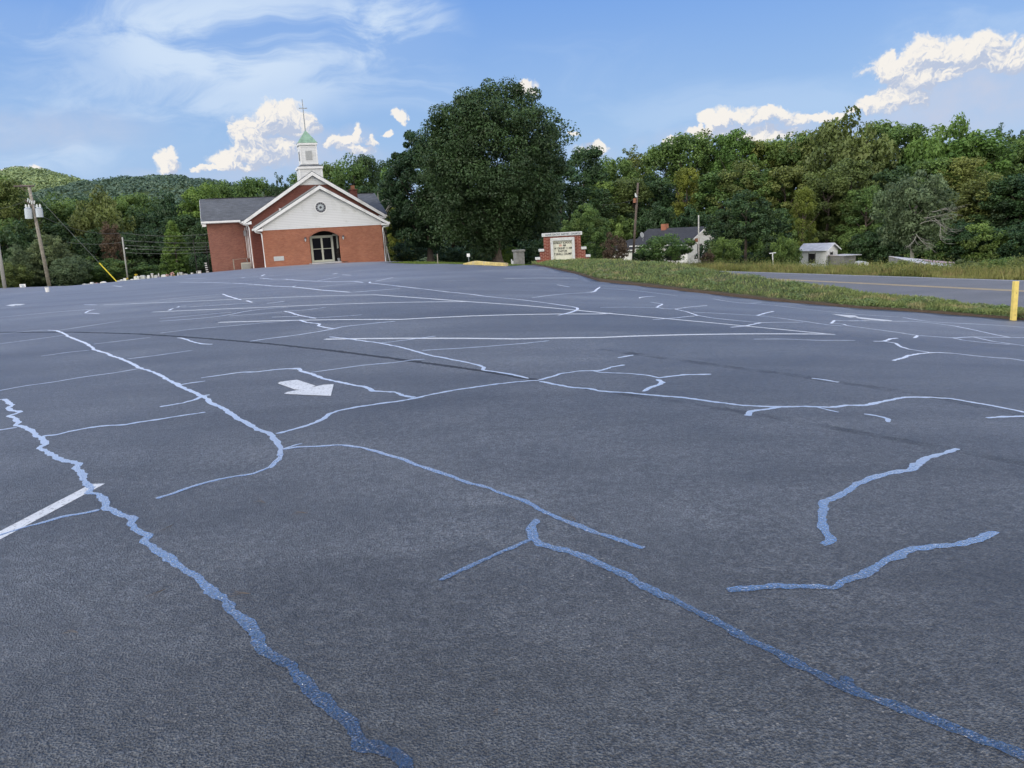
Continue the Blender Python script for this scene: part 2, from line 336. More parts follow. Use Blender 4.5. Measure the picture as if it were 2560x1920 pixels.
L = {
  'dark': leaf_mat('dark_oak_leaves', (0.018, 0.040, 0.018), (0.073, 0.139, 0.048), (0.050, 0.067, 0.031), .22),
 'green': leaf_mat('mid_green_leaves', (0.044, 0.093, 0.028), (0.195, 0.302, 0.077), (0.122, 0.164, 0.047), .3),
 'fresh': leaf_mat('fresh_green_leaves', (0.057, 0.114, 0.026), (0.210, 0.334, 0.069), None, .32),
 'yellow': leaf_mat('yellow_green_leaves', (0.076, 0.105, 0.018), (0.285, 0.319, 0.051), (0.201, 0.191, 0.043), .32),
 'pale': leaf_mat('pale_silvery_leaves', (.062, .092, .045), (.215, .285, .135), None, .3),
 'olive': leaf_mat('olive_leaves', (0.062, 0.087, 0.025), (0.224, 0.269, 0.074), (0.168, 0.190, 0.050), .28),
 'brown': leaf_mat('brownish_leaves', (0.055, 0.039, 0.024), (0.164, 0.114, 0.072), None, .2),
 'hill': leaf_mat('sun_tinted_distant_leaves', (0.111, 0.178, 0.093), (0.349, 0.444, 0.185), None, .2, .1),  # sunlight and haze of the far left hill mixed into the leaf colour
 'hill2': leaf_mat('shade_tinted_distant_leaves', (0.056, 0.104, 0.078), (0.158, 0.230, 0.139), None, .2, .1),  # cloud shade and bluish haze mixed into the leaf colour
 'weed': leaf_mat('verge_weeds', (.080, .112, .040), (.300, .385, .140), (.42, .35, .20), .25),
 'lawn': leaf_mat('lawn_blades', (0.063, 0.105, 0.019), (0.189, 0.270, 0.055), None, .3),
 'tall': leaf_mat('tall_field_grass', (0.082, 0.110, 0.025), (0.311, 0.312, 0.107), (0.278, 0.204, 0.107), .3),
}
# ------------------------------------------------------------------ ground sheet, polar grid out to the horizon
LOT = [(-70,70)]+[(float(at(a, b, c)[0]), c) for a, b, c in FAR_EDGE]+[(-24.5,70),(-6,74),(-7.5,62),(-8.04,52),(-5.2,46.5),(-2.3,41.3),(0.1,36.4),(1.2,35.0)]
EDGE_PX = [(1331,662),(1400,676),(1445,686),(1500,704.6),(1570,712),(1644,720),(1715,729),(1787.5,736.7),(1931,753),(2075,765),(2161,772.6),(2219,775),(2314.6,782),(2430,791),(2530,799),(2560,801)]
edge_w = ground(EDGE_PX)
LOT_POLY = LOT + [(e[0], e[1]) for e in edge_w[1:]] + [(12.4, 12), (13.6, 4), (15.6, -10), (-70, -12)]
def inpoly(X, Y, poly):
    r = np.zeros(len(X), bool); n = len(poly)
    for i in range(n):
        x0, y0 = poly[i]; x1, y1 = poly[(i+1) % n]
        c_ = ((y0 > Y) != (y1 > Y)); 
        with np.errstate(divide='ignore', invalid='ignore'):
            xi = (x1-x0)*(Y-y0)/((y1-y0) if y1 != y0 else 1e-9)+x0
        r ^= c_ & (X < xi)
    return r
def polar(radii, az):
    R_, A_ = np.meshgrid(radii, az, indexing='ij'); return (R_*np.sin(A_)).ravel(), (R_*np.cos(A_)).ravel()
def gridfaces(nr, na, wrap):
    i, j = np.meshgrid(np.arange(nr-1), np.arange(na if wrap else na-1), indexing='ij'); j2 = (j+1) % na
    return np.stack([i*na+j, i*na+j2, (i+1)*na+j2, (i+1)*na+j], -1).reshape(-1, 4)
radii = np.concatenate([[.3, 1.5, 3], np.arange(5, 90, 1.0), np.geomspace(91, 400, 40), np.geomspace(450, 9000, 14)])
az = np.radians(np.arange(0, 360, 1.25))
X, Y = polar(radii, az); Z = Hn(X, Y)
ins = inpoly(X, Y, LOT_POLY); onroad = (X > road_x(Y)-1.2) & (X < road_x(Y)+9.8) & (Y > -50) & (Y < 100)
Z = Z - .10 - .12*ins - .10*onroad
Z = np.where(onroad, np.minimum(Z, road_z(Y)-.14), Z)
g = npmesh('ground', np.stack([X, Y, Z], -1), gridfaces(len(radii), len(az), True), M['ground'], smooth=True); g['kind'] = 'structure'
# parking lot sheet: triangulated polygon subdivided on a grid
def sheet(name, poly, step, zf, mat):
    import bmesh
    bm = bmesh.new(); vs = [bm.verts.new((x, y, 0)) for x, y in poly]; bm.faces.new(vs)
    xs = [p[0] for p in poly]; ys = [p[1] for p in poly]
    for ax, lo, hi in ((0, min(xs), max(xs)), (1, min(ys), max(ys))):
        k = math.floor(lo/step)+1
        while k*step < hi:
            no = (1, 0, 0) if ax == 0 else (0, 1, 0); cc = (k*step, 0, 0) if ax == 0 else (0, k*step, 0)
            bmesh.ops.bisect_plane(bm, geom=bm.verts[:]+bm.edges[:]+bm.faces[:], plane_co=cc, plane_no=no); k += 1
    co_ = np.array([v.co[:] for v in bm.verts]); zz = zf(co_[:, 0], co_[:, 1])
    for v, z in zip(bm.verts, zz): v.co.z = z
    for f in bm.faces:
        f.smooth = True
        if f.normal.z < 0: f.normal_flip()
    bmesh.ops.triangulate(bm, faces=bm.faces[:])
    # broken outer rim 10 cm deep
    rim = [e for e in bm.edges if e.is_boundary]
    r_ = bmesh.ops.extrude_edge_only(bm, edges=rim)
    for v in [x for x in r_['geom'] if isinstance(x, bmesh.types.BMVert)]: v.co.z -= .12
    me = bpy.data.meshes.new(name); bm.to_mesh(me); bm.free(); me.materials.append(mat)
    o = bpy.data.objects.new(name, me); C.objects.link(o); o['kind'] = 'structure'; return o
lot = sheet('parking_lot', LOT_POLY, 0.8, lambda x, y: Hn(x, y)+.004, M['asphalt'])
from mathutils.bvhtree import BVHTree
_bv = BVHTree.FromPolygons([v.co[:] for v in lot.data.vertices], [tuple(p.vertices) for p in lot.data.polygons])
def Hlot(X, Y):
    out = []
    for x, y in zip(X, Y):
        h = _bv.ray_cast(Vector((x, y, 20)), Vector((0, 0, -1)))[0]; out.append(h.z-.004 if h else H(x, y))
    return np.array(out)
# ribbons laid on the lot
def resample(P, step):
    out = [P[0]]
    for a, b in zip(P[:-1], P[1:]):
        L_ = np.linalg.norm(b-a); n = max(1, int(L_/step))
        out += [a+(b-a)*k/n for k in range(1, n+1)]
    return np.array(out)
def ribbon(name, P, width, mat, jit=0, wvar=0, lift=.004, crown_=0.0, step=None, taper=True, seed=0, parent=None, zf=None):
    P = np.asarray(P, float)[:, :2]
    d0 = np.hypot(*P.mean(0)); step = step or (0.015 if d0 < 9 else .04 if d0 < 17 else .25)
    Q = resample(P, step)
    if len(Q) > 4 and jit:     # round the corners a little
        for _ in range(3): Q[1:-1] = (Q[:-2]+2*Q[1:-1]+Q[2:])/4
    n = len(Q); T = np.gradient(Q, axis=0); T /= np.linalg.norm(T, axis=1, keepdims=True)+1e-9; N = np.stack([-T[:, 1], T[:, 0]], -1)
    s = np.concatenate([[0], np.cumsum(np.linalg.norm(np.diff(Q, axis=0), axis=1))])
    def nz(f, k): return np.array([mnoise.noise(Vector((x*f, seed*7.3+k, .5))) for x in s])
    w = np.full(n, width/2)
    if wvar: w = w*(1+wvar*(.5*nz(2.2, 1)+1.1*nz(12, 2)))
    off = np.zeros(n)
    if jit: off = width*jit*(nz(1.5, 3)+.8*nz(7, 4)+.35*nz(17, 7))
    eL = eR = 0
    if wvar and d0 < 24: eL = width*.20*(nz(19, 5)+.8*nz(41, 8)); eR = width*.20*(nz(19, 6)+.8*nz(41, 9))
    if taper and n > 3:
        tp = np.clip(np.minimum(s, s[-1]-s)/(width*1.0)+.6, 0, 1); w = w*tp
    A = Q+N*(off+w+eL)[:, None]; B = Q+N*(off-w-eR)[:, None]; Mi = Q+N*off[:, None]
    V = np.concatenate([A, Mi, B]); z = (zf or Hlot)(V[:, 0], V[:, 1])+.004
    z[:n] += lift*.5; z[n:2*n] += lift*.75+crown_; z[2*n:] += lift*.5
    V = np.concatenate([V, z[:, None]], 1)
    i = np.arange(n-1); Fq = np.concatenate([np.stack([i+1, i+n+1, i+n, i], -1), np.stack([i+n+1, i+2*n+1, i+2*n, i+n], -1)])
    return npmesh(name, V, Fq, mat, parent, smooth=True)
ZM = {'A': (0, 800, 2.765), 'B': (700, 640, 2.765), 'C': (1500, 660, 2.0868), 'D': (200, 1300, 2.4578), 'E': (1000, 1080, 1.41795), 'F': (400, 660, 3.6867), 'G': (0, 620, 3.45625), 'Z': (0, 0, .86406)}
def px(s):
    out = []; z = None
    for tok in s.split():
        if tok in ZM: z = ZM[tok]; continue
        a, b = map(float, tok.split(',')); out.append((z[0]+a/z[2], z[1]+b/z[2]))
    return out
SEALS = '''
H|G 415,712 480,715 540,735 575,755 590,770 640,785 690,805 740,825 790,855 815,880 860,897 930,915 970,935 1040,955 1090,980 1150,1005 1200,1035 1260,1055 1320,1070 1380,1100 1430,1130 1500,1165 1560,1195 1620,1225 1690,1255 1750,1285 1800,1305 A 1470,580 1540,610 1590,650 1660,690 1730,720 1770,755 1830,775 1885,795 1905,830 1930,860 1955,895 1945,925 1945,960 1905,1000 1850,1030
M|A 1905,1000 1850,1030 1750,1068 1600,1090 1450,1120 1300,1165 1180,1210 1080,1240
N|A 1960,900 2040,885 2110,880 2212,877 Z 740,962 790,969 E 5,98 70,125 150,150 230,180 300,200 380,228 450,250 500,280 570,310 640,335 700,362 760,378 820,400 870,413
M|A 1960,900 2040,870 2090,858
H|A -60,560 0,555 30,550 60,575 95,590 60,610 75,625 145,640 95,655 55,668 100,685 125,710 105,730 150,740 200,760 235,775 255,805 290,815 300,840 320,860 265,890 320,915 370,945 410,970 480,985 550,1000 520,1025 550,1060 570,1110 610,1150 640,1170 600,1200 680,1205 720,1240 740,1270 720,1300 780,1325 850,1360 920,1380 900,1410 930,1460 D 430,105 385,135 450,165 520,210 580,255 640,310 720,360 790,420 850,475 920,540 990,595 1050,660 1095,710 1140,790 1200,835 1280,880 1340,940 1400,1000 1450,1060 1490,1120 1570,1180 1640,1230 1690,1290 1690,1360 1740,1400 1830,1405 1910,1445 1970,1490 2000,1524 2020,1600
M|A -40,770 80,750 120,745
M|A 290,808 380,800 480,775 620,748 750,733 860,730 950,712 1100,690 1230,668 1420,640
M|A -40,1505 150,1445 300,1405 420,1370 600,1340 690,1318
T|A -40,498 160,460 380,430 550,400 780,370 960,340
T|A -40,172 200,140 440,108
T|A 285,252 450,228 620,210
T|A 650,168 850,145 1040,122
T|A 880,272 1100,245 1330,212
M|A 1225,455 1300,440 1420,425
M|A 1105,603 1250,580 1350,555 1400,530 1450,520
M|A 1230,125 1270,130 1330,152 1400,168 1470,170
M|A 1390,403 1550,380 1680,362 1760,363 1900,345 2020,338 2060,342
N|B 95,778 130,780 150,800 220,820 300,850 400,870 500,895 590,910 640,935 720,940 800,945 840,965 930,982
T|G -20,747 200,725 350,713 415,712
T|G 500,715 700,685 1050,632
M|A 1910,790 2000,768 2100,740 2180,715 B 300,1130 340,1100 400,1075 520,1050 700,1022 850,1003 940,985 1050,960 1200,930 1350,908 1500,888 1650,872 1790,862 1850,845 1950,815 2080,798 2212,795 C 60,540 125,528
M|C 95,492 175,477
T|B 2160,795 C 0,568 150,573 250,583 310,597
M|B 345,560 450,572 600,592 700,605 820,630 920,655 1030,688 1150,710 1280,735 1370,755 1420,775 1390,790 1480,800 1620,825 1720,850
N|B 1800,870 1900,890 2020,912 2140,920 C 0,665 150,675 300,690 450,702 600,722 750,740 900,747 1050,745 1200,750 1280,740 1380,740 1450,725 1520,712 1600,697 1700,697 1830,705 1950,725 2080,748 2230,780
T|B 700,603 800,592 930,575 1080,555
T|B 980,655 1250,640 1500,622 1700,605 1860,588
T|B 215,808 400,782 600,755 800,738 900,722 1000,715
M|F 830,715 1000,690 1250,660 1450,628 1600,600 1680,580 1800,568 2000,545 2170,530
N|F 1290,517 1340,540 1480,555 1455,572 1530,588 1600,598
N|F 1145,438 1200,450 1280,475 1350,488 1435,503
T|F 1145,438 1350,425 1530,402
T|F 1380,503 1600,490 1865,470
T|F 0,640 250,608 450,590 700,568 950,545 1250,522
M|F 0,530 300,510 620,485 660,465 740,440 830,430 950,415 1180,400
T|F 640,482 900,462 1130,443
T|F 0,505 350,475 700,442
T|F 1030,492 1280,485
H|F 575,278 620,295 690,318 750,333
H|F 800,340 850,355
T|F 0,330 300,305 575,278
M|F 985,365 1050,358 1145,345
T|F 205,402 500,382 880,360
H|F 160,402 180,393 240,388
H|F 80,430 120,412
N|F 180,170 390,170 700,178 850,188 1050,205 1230,213 1450,238 1600,250 1760,262
M|F 1215,212 1250,203
N|F 920,130 1050,142 1150,140 1280,152 1440,160 1600,165 1780,160 1870,172
T|F 1440,158 1540,140 1650,120
N|F 1940,165 1910,175 2050,188 2212,208 B 1000,230 1200,255 1300,262 1450,285 1620,298 1800,320 1900,335 2020,350 2110,360 2040,380 1970,405 1920,412
T|F 1985,160 2060,145 2150,125
T|F 1985,160 2212,158
H|F 935,112 965,98
H|F 745,130 785,124
M|F 1765,262 2000,245 2212,228
T|F 1470,212 1700,185 1830,175
M|F 230,138 430,130
M|F 1590,95 1640,84
M|F 1680,100 1765,105
N|B 2120,250 2170,255 2185,235 2212,215
T|B 1740,290 1900,268 2170,252
M|B 1915,200 1960,208 2000,215
T|C 0,128 150,135 270,150 410,168
M|C 205,180 200,172 290,170
M|C 265,200 325,210 295,228 340,235 390,236
T|C 0,228 150,226 290,230
T|C 390,236 450,228 560,217
M|C 390,236 450,250 510,270 600,285 700,295 840,308
M|C 485,252 600,258 820,270 900,278 1060,300 1200,320 1270,325
M|C 820,270 860,258 905,248
T|C 840,308 900,306 1060,305
M|C 840,308 760,325 680,332
T|C 275,292 400,282 510,270
M|C 1205,312 1225,295 1300,298 1400,297 1540,300 1640,300 1740,310 1850,325 1950,345 2060,370 2140,385 2230,386
M|C 1200,310 1270,315 1285,322 1400,338 1550,358 1660,375 1640,388
M|C 1660,375 1840,387 1940,382 2140,385
M|C 1840,387 1900,400 2010,412 2140,422
M|C 1945,382 2050,405 2140,418 2230,430
T|C 585,183 660,195 740,208 840,203
T|C 690,200 900,215 1100,240 1300,262 1560,278
M|C 1580,280 1720,305 1850,310 2055,318 2212,332
T|C 800,394 960,393 1140,400 1330,400
H|C 1425,405 1480,405 1510,393 1550,388
N|C 1480,405 1545,415 1560,432 1610,447 1720,463
N|C 1530,507 1590,490 1620,478 1680,468 1750,463 1850,468 1950,480 2050,490 2140,495 2230,510
H|C 290,605 325,620 300,635 260,645 225,668
M|C 300,597 370,588 440,580 580,577
M|C 1105,598 1160,605 1245,620
H|C 765,795 790,772 860,762 940,750
T|C 1125,748 1190,765 1245,777
M|C 1380,785 1450,797 1500,810 1500,828
M|C 2020,807 2100,800 2230,797
H|E 485,312 465,340 475,375 500,400 560,415 640,440 700,470 780,505 860,545 950,590 1050,640 1150,690 1250,745 1350,795 1450,850 1560,905 1650,940 1800,990 1950,1045 2100,1115 2212,1155 2300,1200
M|E 475,380 400,410 300,455 200,500 140,530
H|E 1600,925 1590,895 1580,870
H|E 1980,62 1940,75 1870,95 1810,140 1740,148 1660,170 1600,205 1550,235 1510,250 1500,290 1500,340 1530,385 1520,402 1500,405
H|E 1160,565 1250,558 1330,553 1400,555 1480,550 1540,560 1580,530 1650,510 1730,465 1800,425 1880,410 1980,402 2060,380 2125,360
T|G -20,602 250,578 500,552 850,528
H|G 735,563 750,558 770,540 820,533
M|G 735,563 860,570
M|G 725,490 840,493'''
WID = {'H': .049, 'N': .049, 'M': .044, 'T': .033}
for i, ln in enumerate(SEALS.strip().splitlines()):
    k, s = ln.split('|'); P = ground(px(s))
    dm = float(np.hypot(*P[:, :2].mean(0))); wk = WID[k]*(1.0 if k == 'H' or dm > 7 else .72)*(1+.04*max(0, dm-14))
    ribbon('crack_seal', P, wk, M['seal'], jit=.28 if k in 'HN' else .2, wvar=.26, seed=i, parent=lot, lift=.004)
# painted stall lines and arrows
for i, s in enumerate(('Z 808,637 1010,652 1320,678 1797,723 1804,723.5', 'G 890,493 1600,465 2212,437 Z 808,637', 'G 1315,555 2212,518 Z 1010,652', 'F 545,540 1300,520 2212,513 B 2212,402 2290,397',
    'B 310,577 1640,575 2212,565 Z 1797,722.5', 'B 1408,100 1820,96', 'B 1550,157 2060,154', 'G 975,326 1052,336')):
    P = ground(px(s)); ribbon('painted_line', P, .1, M['paint'], parent=lot, taper=False, seed=i, lift=.003, crown_=0, step=.4)
P = ground([(-60, 1372), (246, 1211)]); ribbon('painted_line', P, .1, M['paint'], parent=lot, taper=False, lift=.003, crown_=0)
for s in ('F 620,10',):
    pass
def flat(name, pts, mat, parent, lift=.008):
    P = ground(pts); mb = MB(); mb.add([(p[0], p[1], p[2]+lift) for p in P], [tuple(range(len(P)))])
    o = mb.build(name, mat, parent)
    if o.data.polygons[0].normal.z < 0: o.data.flip_normals()
    return o
def arrow(shaft, head):
    e = bpy.data.objects.new('painted_arrow', None); C.objects.link(e); e.parent = lot
    flat('arrow_shaft', shaft, M['paint'], e); flat('arrow_head', head, M['paint'], e)
arrow([(694,960),(700,956.5),(718,953.7),(743,951),(789,966),(778,970),(745,976),(736,975)], [(710,985.4),(718,981.8),(783,969),(808.5,963.7),(834.5,962.2),(827.3,991.5),(787,990),(718,987)])
arrow([(2140,794),(2150,794),(2231,802),(2227,804.5),(2160,799),(2142,796.5)], [(2079,786),(2137,789.5),(2147,793.5),(2125,795)])
arrow([(36,760.5),(64,760.8),(52,764),(33,764)], [(14,764.5),(26,761.8),(38,760.3),(36,766),(28,765.8)])
# dark tar streaks and tyre marks
P = ground(px('Z -20,718 160,718 300,722 450,732 600,745 750,762 900,782 1050,803 1160,822')); ribbon('tar_streak', P, .085, M['tar'], parent=lot, wvar=.12, seed=50, lift=.001, crown_=0, taper=False)
for s, w in (('Z 1180,826 1270,840 1400,860 1600,890 1800,925 2000,962 2230,1006', .11), ('C 0,445 250,480 500,515 750,550 1000,580 1250,620 1500,655 1700,685 2212,790', .16)):
    ribbon('tyre_mark', ground(px(s)), w, M['tyre'], parent=lot, wvar=.2, seed=60, lift=.001, crown_=0, taper=False)
# ------------------------------------------------------------------ road
Ys = np.arange(-45, 96, 3.0)
def strip(name, o0, o1, mat, dz, parent=None):
    V = [];
    for y in Ys:
        for k in range(5):
            o = o0+(o1-o0)*k/4; V.append((road_x(y, o), y, road_z(y)+dz+(.05*(1-abs(o-4.3)/4.3))))
    ob = npmesh(name, np.array(V), gridfaces(len(Ys), 5, False)[:, ::-1], mat, parent, smooth=True); return ob
road = strip('road', -.35, 8.95, M['road'], 0); road['kind'] = 'structure'
strip('edge_line', .0, .11, M['paint_road'], .006, road); strip('edge_line', 8.5, 8.62, M['paint_road'], .006, road)
strip('centre_line', 4.15, 4.26, M['paint_yel'], .006, road); strip('centre_line', 4.42, 4.53, M['paint_yel'], .006, road)
# ------------------------------------------------------------------ verge mound between lot and road
TOP_PX = [(1331,658),(1400,655),(1445,652.5),(1500,654),(1570,655),(1644,661),(1715,668),(1787.5,682),(1931,703.5),(2075,722),(2161,741),(2219,746),(2314.6,751),(2430,768),(2530,778),(2560,780)]
WDT = [3.5, 4.0, 4.5, 5.0, 5.0, 4.6, 4.0, 3.4, 2.6, 1.9, 1.5, 1.4, 1.2, 1.0, .8, .7]
prof = [(0, -.10, 1), (.012, .01, 1), (.03, .055, 1), (.07, .09, .35)]
rows = []; tones = []
def verge_row(E, Tp, wd, nzs):
    e = E[:2]; d = e/np.linalg.norm(e)
    Yt = e[1]+wd*d[1]; T3 = at(Tp[0], Tp[1], Yt); tz = T3[2]
    row = []; tn = []
    ts = [0, .012, .03, .07, .15, .27, .42, .6, .8, 1.0, 1.25, 1.6, 2.1]
    for k, tt_ in enumerate(ts):
        p = e + (T3[:2]-e)*tt_
        if tt_ <= 1: u = tt_; z = E[2] + (tz-E[2])*(math.sin(u*math.pi/2)**1.15) + (.05 if k > 0 else -.12) - .0*(u)
        else:
            rz = min(road_z(p[1])-.03, H(*p)-.02) if Tp[0] > 1560 else H(*p)-.05; u = (tt_-1)/1.1; z = tz+(rz-tz)*min(1, u*u*(3-2*u)*1.0)
        z += .045*mnoise.noise(Vector((p[0]*1.3, p[1]*1.3, 3)))*(1 if .1 < tt_ < 1.6 else .2)
        if tt_ > .5 and p[0] > road_x(p[1])-.4: p = (road_x(p[1])-.4, p[1]); z = min(z, road_z(p[1])-.03 if tt_ > 1.2 else road_z(p[1])+.12)
        row.append((p[0], p[1], z)); tn.append(1 if tt_ < .04 else .4 if tt_ < .1 else 0)
    return row, tn
def interp_list(Ls, n):
    out = []
    for a, b in zip(Ls[:-1], Ls[1:]):
        for k in range(n): out.append(np.array(a)+(np.array(b)-np.array(a))*k/n)
    out.append(np.array(Ls[-1])); return out
En = interp_list(list(edge_w), 6); Tn = interp_list(TOP_PX, 6); Wn = interp_list([[w] for w in WDT], 6)
for i, (e_, t_, w_) in enumerate(zip(En, Tn, Wn)):
    e_ = e_.copy(); jx = .09*mnoise.noise(Vector((i*.6, 0, 7))); e_[:2] *= 1+jx/np.linalg.norm(e_[:2])
    r_, tn = verge_row(e_, t_, float(w_[0]), i); rows.append(r_); tones += tn
p_last = En[-1]
for (ex_, ey_) in [(11.9, 14.2), (12.4, 12), (13.0, 8), (13.6, 4), (14.6, -3), (15.6, -10)]:     # the strip goes on past the yellow post
    rx_ = road_x(ey_)-.36; z0_, z1_ = H(ex_, ey_)+.004, road_z(ey_)-.02; row = []
    for k_, u_ in enumerate([0, .01, .03, .07, .15, .27, .4, .52, .64, .75, .85, .93, 1.0]):
        row.append((ex_+(rx_-ex_)*u_, ey_, z0_+(z1_-z0_)*u_+(.06*math.sin(math.pi*u_) if k_ else -.12)))
    rows.append(row); tones += [1, 1, 1, .4]+[0]*9
V = np.array(rows).reshape(-1, 3); verge = npmesh('grass_verge', V, gridfaces(len(rows), 13, False), M['verge'], tone=np.array(tones), smooth=True); verge['kind'] = 'structure'
VR = np.array(rows)
# ------------------------------------------------------------------ church
A20 = math.radians(20); cp = at(666, 668, 60.5)
ch = empty('church', cp, A20, 'red brick church with white sided gable porch, round window and small steeple with cross', 'church')
def cpart(mb, name, mat, par=ch, **k): return mb.build(name, mat, par, **k)
W0, W1 = 0.0, 9.35; CX = 4.66
m = MB(); m.box(W0, 3.5, 0, .25, -1.2, 2.82).box(5.85, W1, 0, .25, -1.2, 2.82)
arc = [(3.5+2.35*k/14, 2.08+.48*math.sin(math.pi*k/14)**.8) for k in range(15)]
m.prism_y([(3.5, 2.82)]+arc+[(5.85, 2.82)], 0, .25)
cpart(m, 'porch_front_wall', M['brick'])
cpart(MB().box(W0, .25, .25, 2.0, -1.2, 2.82), 'porch_side_wall', M['brick']); cpart(MB().box(W1-.25, W1, .25, 2.0, -1.2, 2.82), 'porch_side_wall', M['brick'])
m = MB()
for k in range(14):
    (xa, za), (xb, zb) = arc[k], arc[k+1]; m.add([(xa, -.012, za), (xb, -.012, zb), (xb*1.0+(xb-4.67)*.06, -.012, zb+.13), (xa+(xa-4.67)*.06, -.012, za+.13), (xa, .02, za), (xb, .02, zb)], [(0,1,2,3), (0,4,5,1)])
cpart(m, 'arch_ring', M['soldier'])
def gable(mb, x0, x1, z0, za, y0, y1): return mb.prism_y([(x0, z0), (x1, z0), ((x0+x1)/2, za)], y0, y1)
m = MB(); m.prism_y([(W0, 2.822), (W1, 2.822), (W1, 3.08), (4.66, 5.82), (W0, 3.08)], -.03, .2); cpart(m, 'gable_siding', M['siding'])
def roof_pair(cx, half, z_e, z_r, y0, y1, mat, name, th=.07):
    m = MB()
    for s in (-1, 1):
        m.prism_y([(cx+s*half, z_e), (cx, z_r), (cx, z_r+th), (cx+s*half, z_e+th)], y0, y1)
    return cpart(m, name, mat)
def rakes(cx, half, z_e, z_r, y, th, name='rake_board'):
    for s in (-1, 1):
        m = MB(); m.prism_y([(cx+s*half, z_e-th*.9), (cx, z_r-th), (cx, z_r+.02), (cx+s*half, z_e+.02)], y, y+.05)
        m.prism_y([(cx+s*half, z_e-th*.9), (cx+s*(half-.62), z_e-th*.9), (cx+s*(half-.62), z_e+.02)], y, y+.045)   # boxed return
        cpart(m, name, M['white'])
roof_pair(CX, 5.22, 2.98, 6.05, -.28, 2.0, M['roof'], 'porch_roof'); rakes(CX, 5.25, 2.98, 6.05, -.33, .24)
for s in (-1, 1):      # soffit and gutter of the porch
    m = MB(); m.box(min(CX+s*5.2, CX+s*4.66), max(CX+s*5.2, CX+s*4.66), -.27, 2.0, 2.80, 2.83); cpart(m, 'soffit', M['white'])
    m = MB(); x = CX+s*5.27; m.box(x-.07, x+.07, -.36, 1.98, 2.86, 3.0); cpart(m, 'gutter', M['white'])
m = MB()   # flashing where porch roof meets the main wall
for s in (-1,): m.prism_y([(CX+s*5.22, 3.06), (CX, 6.13), (CX, 6.24), (CX+s*5.22, 3.17)], 1.93, 1.99)
cpart(m, 'flashing', M['steel'])
m = MB(); m.lathe([(.06, 3.95), (.06, 4.45)], 1.62, 1.45, 10).lathe([(.09, 4.45), (.09, 4.5)], 1.62, 1.45, 10); cpart(m, 'roof_vent', M['white'])
# main nave
MX0, MX1 = -.8, 9.66; MC = (MX0+MX1)/2
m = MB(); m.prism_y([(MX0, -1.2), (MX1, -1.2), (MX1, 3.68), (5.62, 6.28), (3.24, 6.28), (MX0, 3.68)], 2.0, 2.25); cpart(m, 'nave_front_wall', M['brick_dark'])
m = MB(); m.prism_y([(3.24, 6.285), (5.62, 6.285), (MC, 7.02)], 1.97, 2.25); cpart(m, 'upper_gable_siding', M['siding'])
m = MB(); m.box(MX0, MX0+.25, 2.25, 20, -1.5, 3.42).box(MX1-.25, MX1, 2.25, 20, -1.5, 3.42); m.prism_y([(MX0, -1.5), (MX1, -1.5), (MX1, 3.42), (MC, 7.0), (MX0, 3.42)], 20, 20.25); cpart(m, 'nave_side_wall', M['brick'])
roof_pair(MC, 5.66, 3.62, 7.27, 1.72, 20.6, M['roof'], 'nave_roof', .08); rakes(MC, 5.7, 3.62, 7.27, 1.66, .27)
for s in (-1, 1):
    m = MB(); a, b = sorted((MC+s*5.66, MC+s*5.2)); m.box(a, b, 1.73, 20.3, 3.36, 3.40); cpart(m, 'soffit', M['white'])
    m = MB(); x = MC+s*5.73; m.box(x-.07, x+.07, 1.66, 3.6 if s < 0 else 20, 3.5, 3.64); cpart(m, 'gutter', M['white'])
# transept wings
m = MB(); m.box(-4.02, -.802, 4.0, 4.25, -1.5, 3.62).box(9.663, 10.3, 4.0, 4.25, -1.5, 3.62)
for x0 in (-4.02, 10.05): m.prism_x([(4.25, -1.5), (13.0, -1.5), (13.0, 3.62), (8.62, 5.66), (4.25, 3.62)], x0, x0+.25)
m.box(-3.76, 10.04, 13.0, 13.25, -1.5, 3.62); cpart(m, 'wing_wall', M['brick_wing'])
m = MB()
m.prism_x([(3.62, 3.72), (8.62, 5.74), (13.62, 3.72), (13.62, 3.80), (8.62, 5.83), (3.62, 3.80)], -4.38, 10.66); cpart(m, 'wing_roof', M['roof'])
m = MB(); m.box(-4.4, -1.42, 3.5, 3.615, 3.66, 3.80); cpart(m, 'gutter', M['white'])
m = MB(); m.box(-4.36, -.82, 3.64, 4.0, 3.62, 3.66).box(-4.36, -4.05, 3.63, 4.2, 3.40, 3.60); cpart(m, 'soffit', M['white'])
m = MB(); m.prism_x([(3.6, 3.58), (8.62, 5.60), (8.62, 5.73), (3.6, 3.71)], -4.41, -4.36); m.prism_x([(13.6, 3.58), (8.62, 5.60), (8.62, 5.73), (13.6, 3.71)], -4.41, -4.36); cpart(m, 'rake_board', M['white'])
m = MB(); m.box(-3.9, 10.5, 8.5, 8.74, 5.80, 5.86); cpart(m, 'ridge_cap', M['roof_dark'])
chm = cpart(MB().box(7.86, 8.5, 5.2, 5.84, 4.3, 5.95).box(7.8, 8.56, 5.14, 5.9, 5.95, 6.03), 'chimney', M['brick_dark']); cpart(MB().box(8.02, 8.34, 5.36, 5.68, 6.03, 6.36), 'chimney_pot', M['rust'], chm)
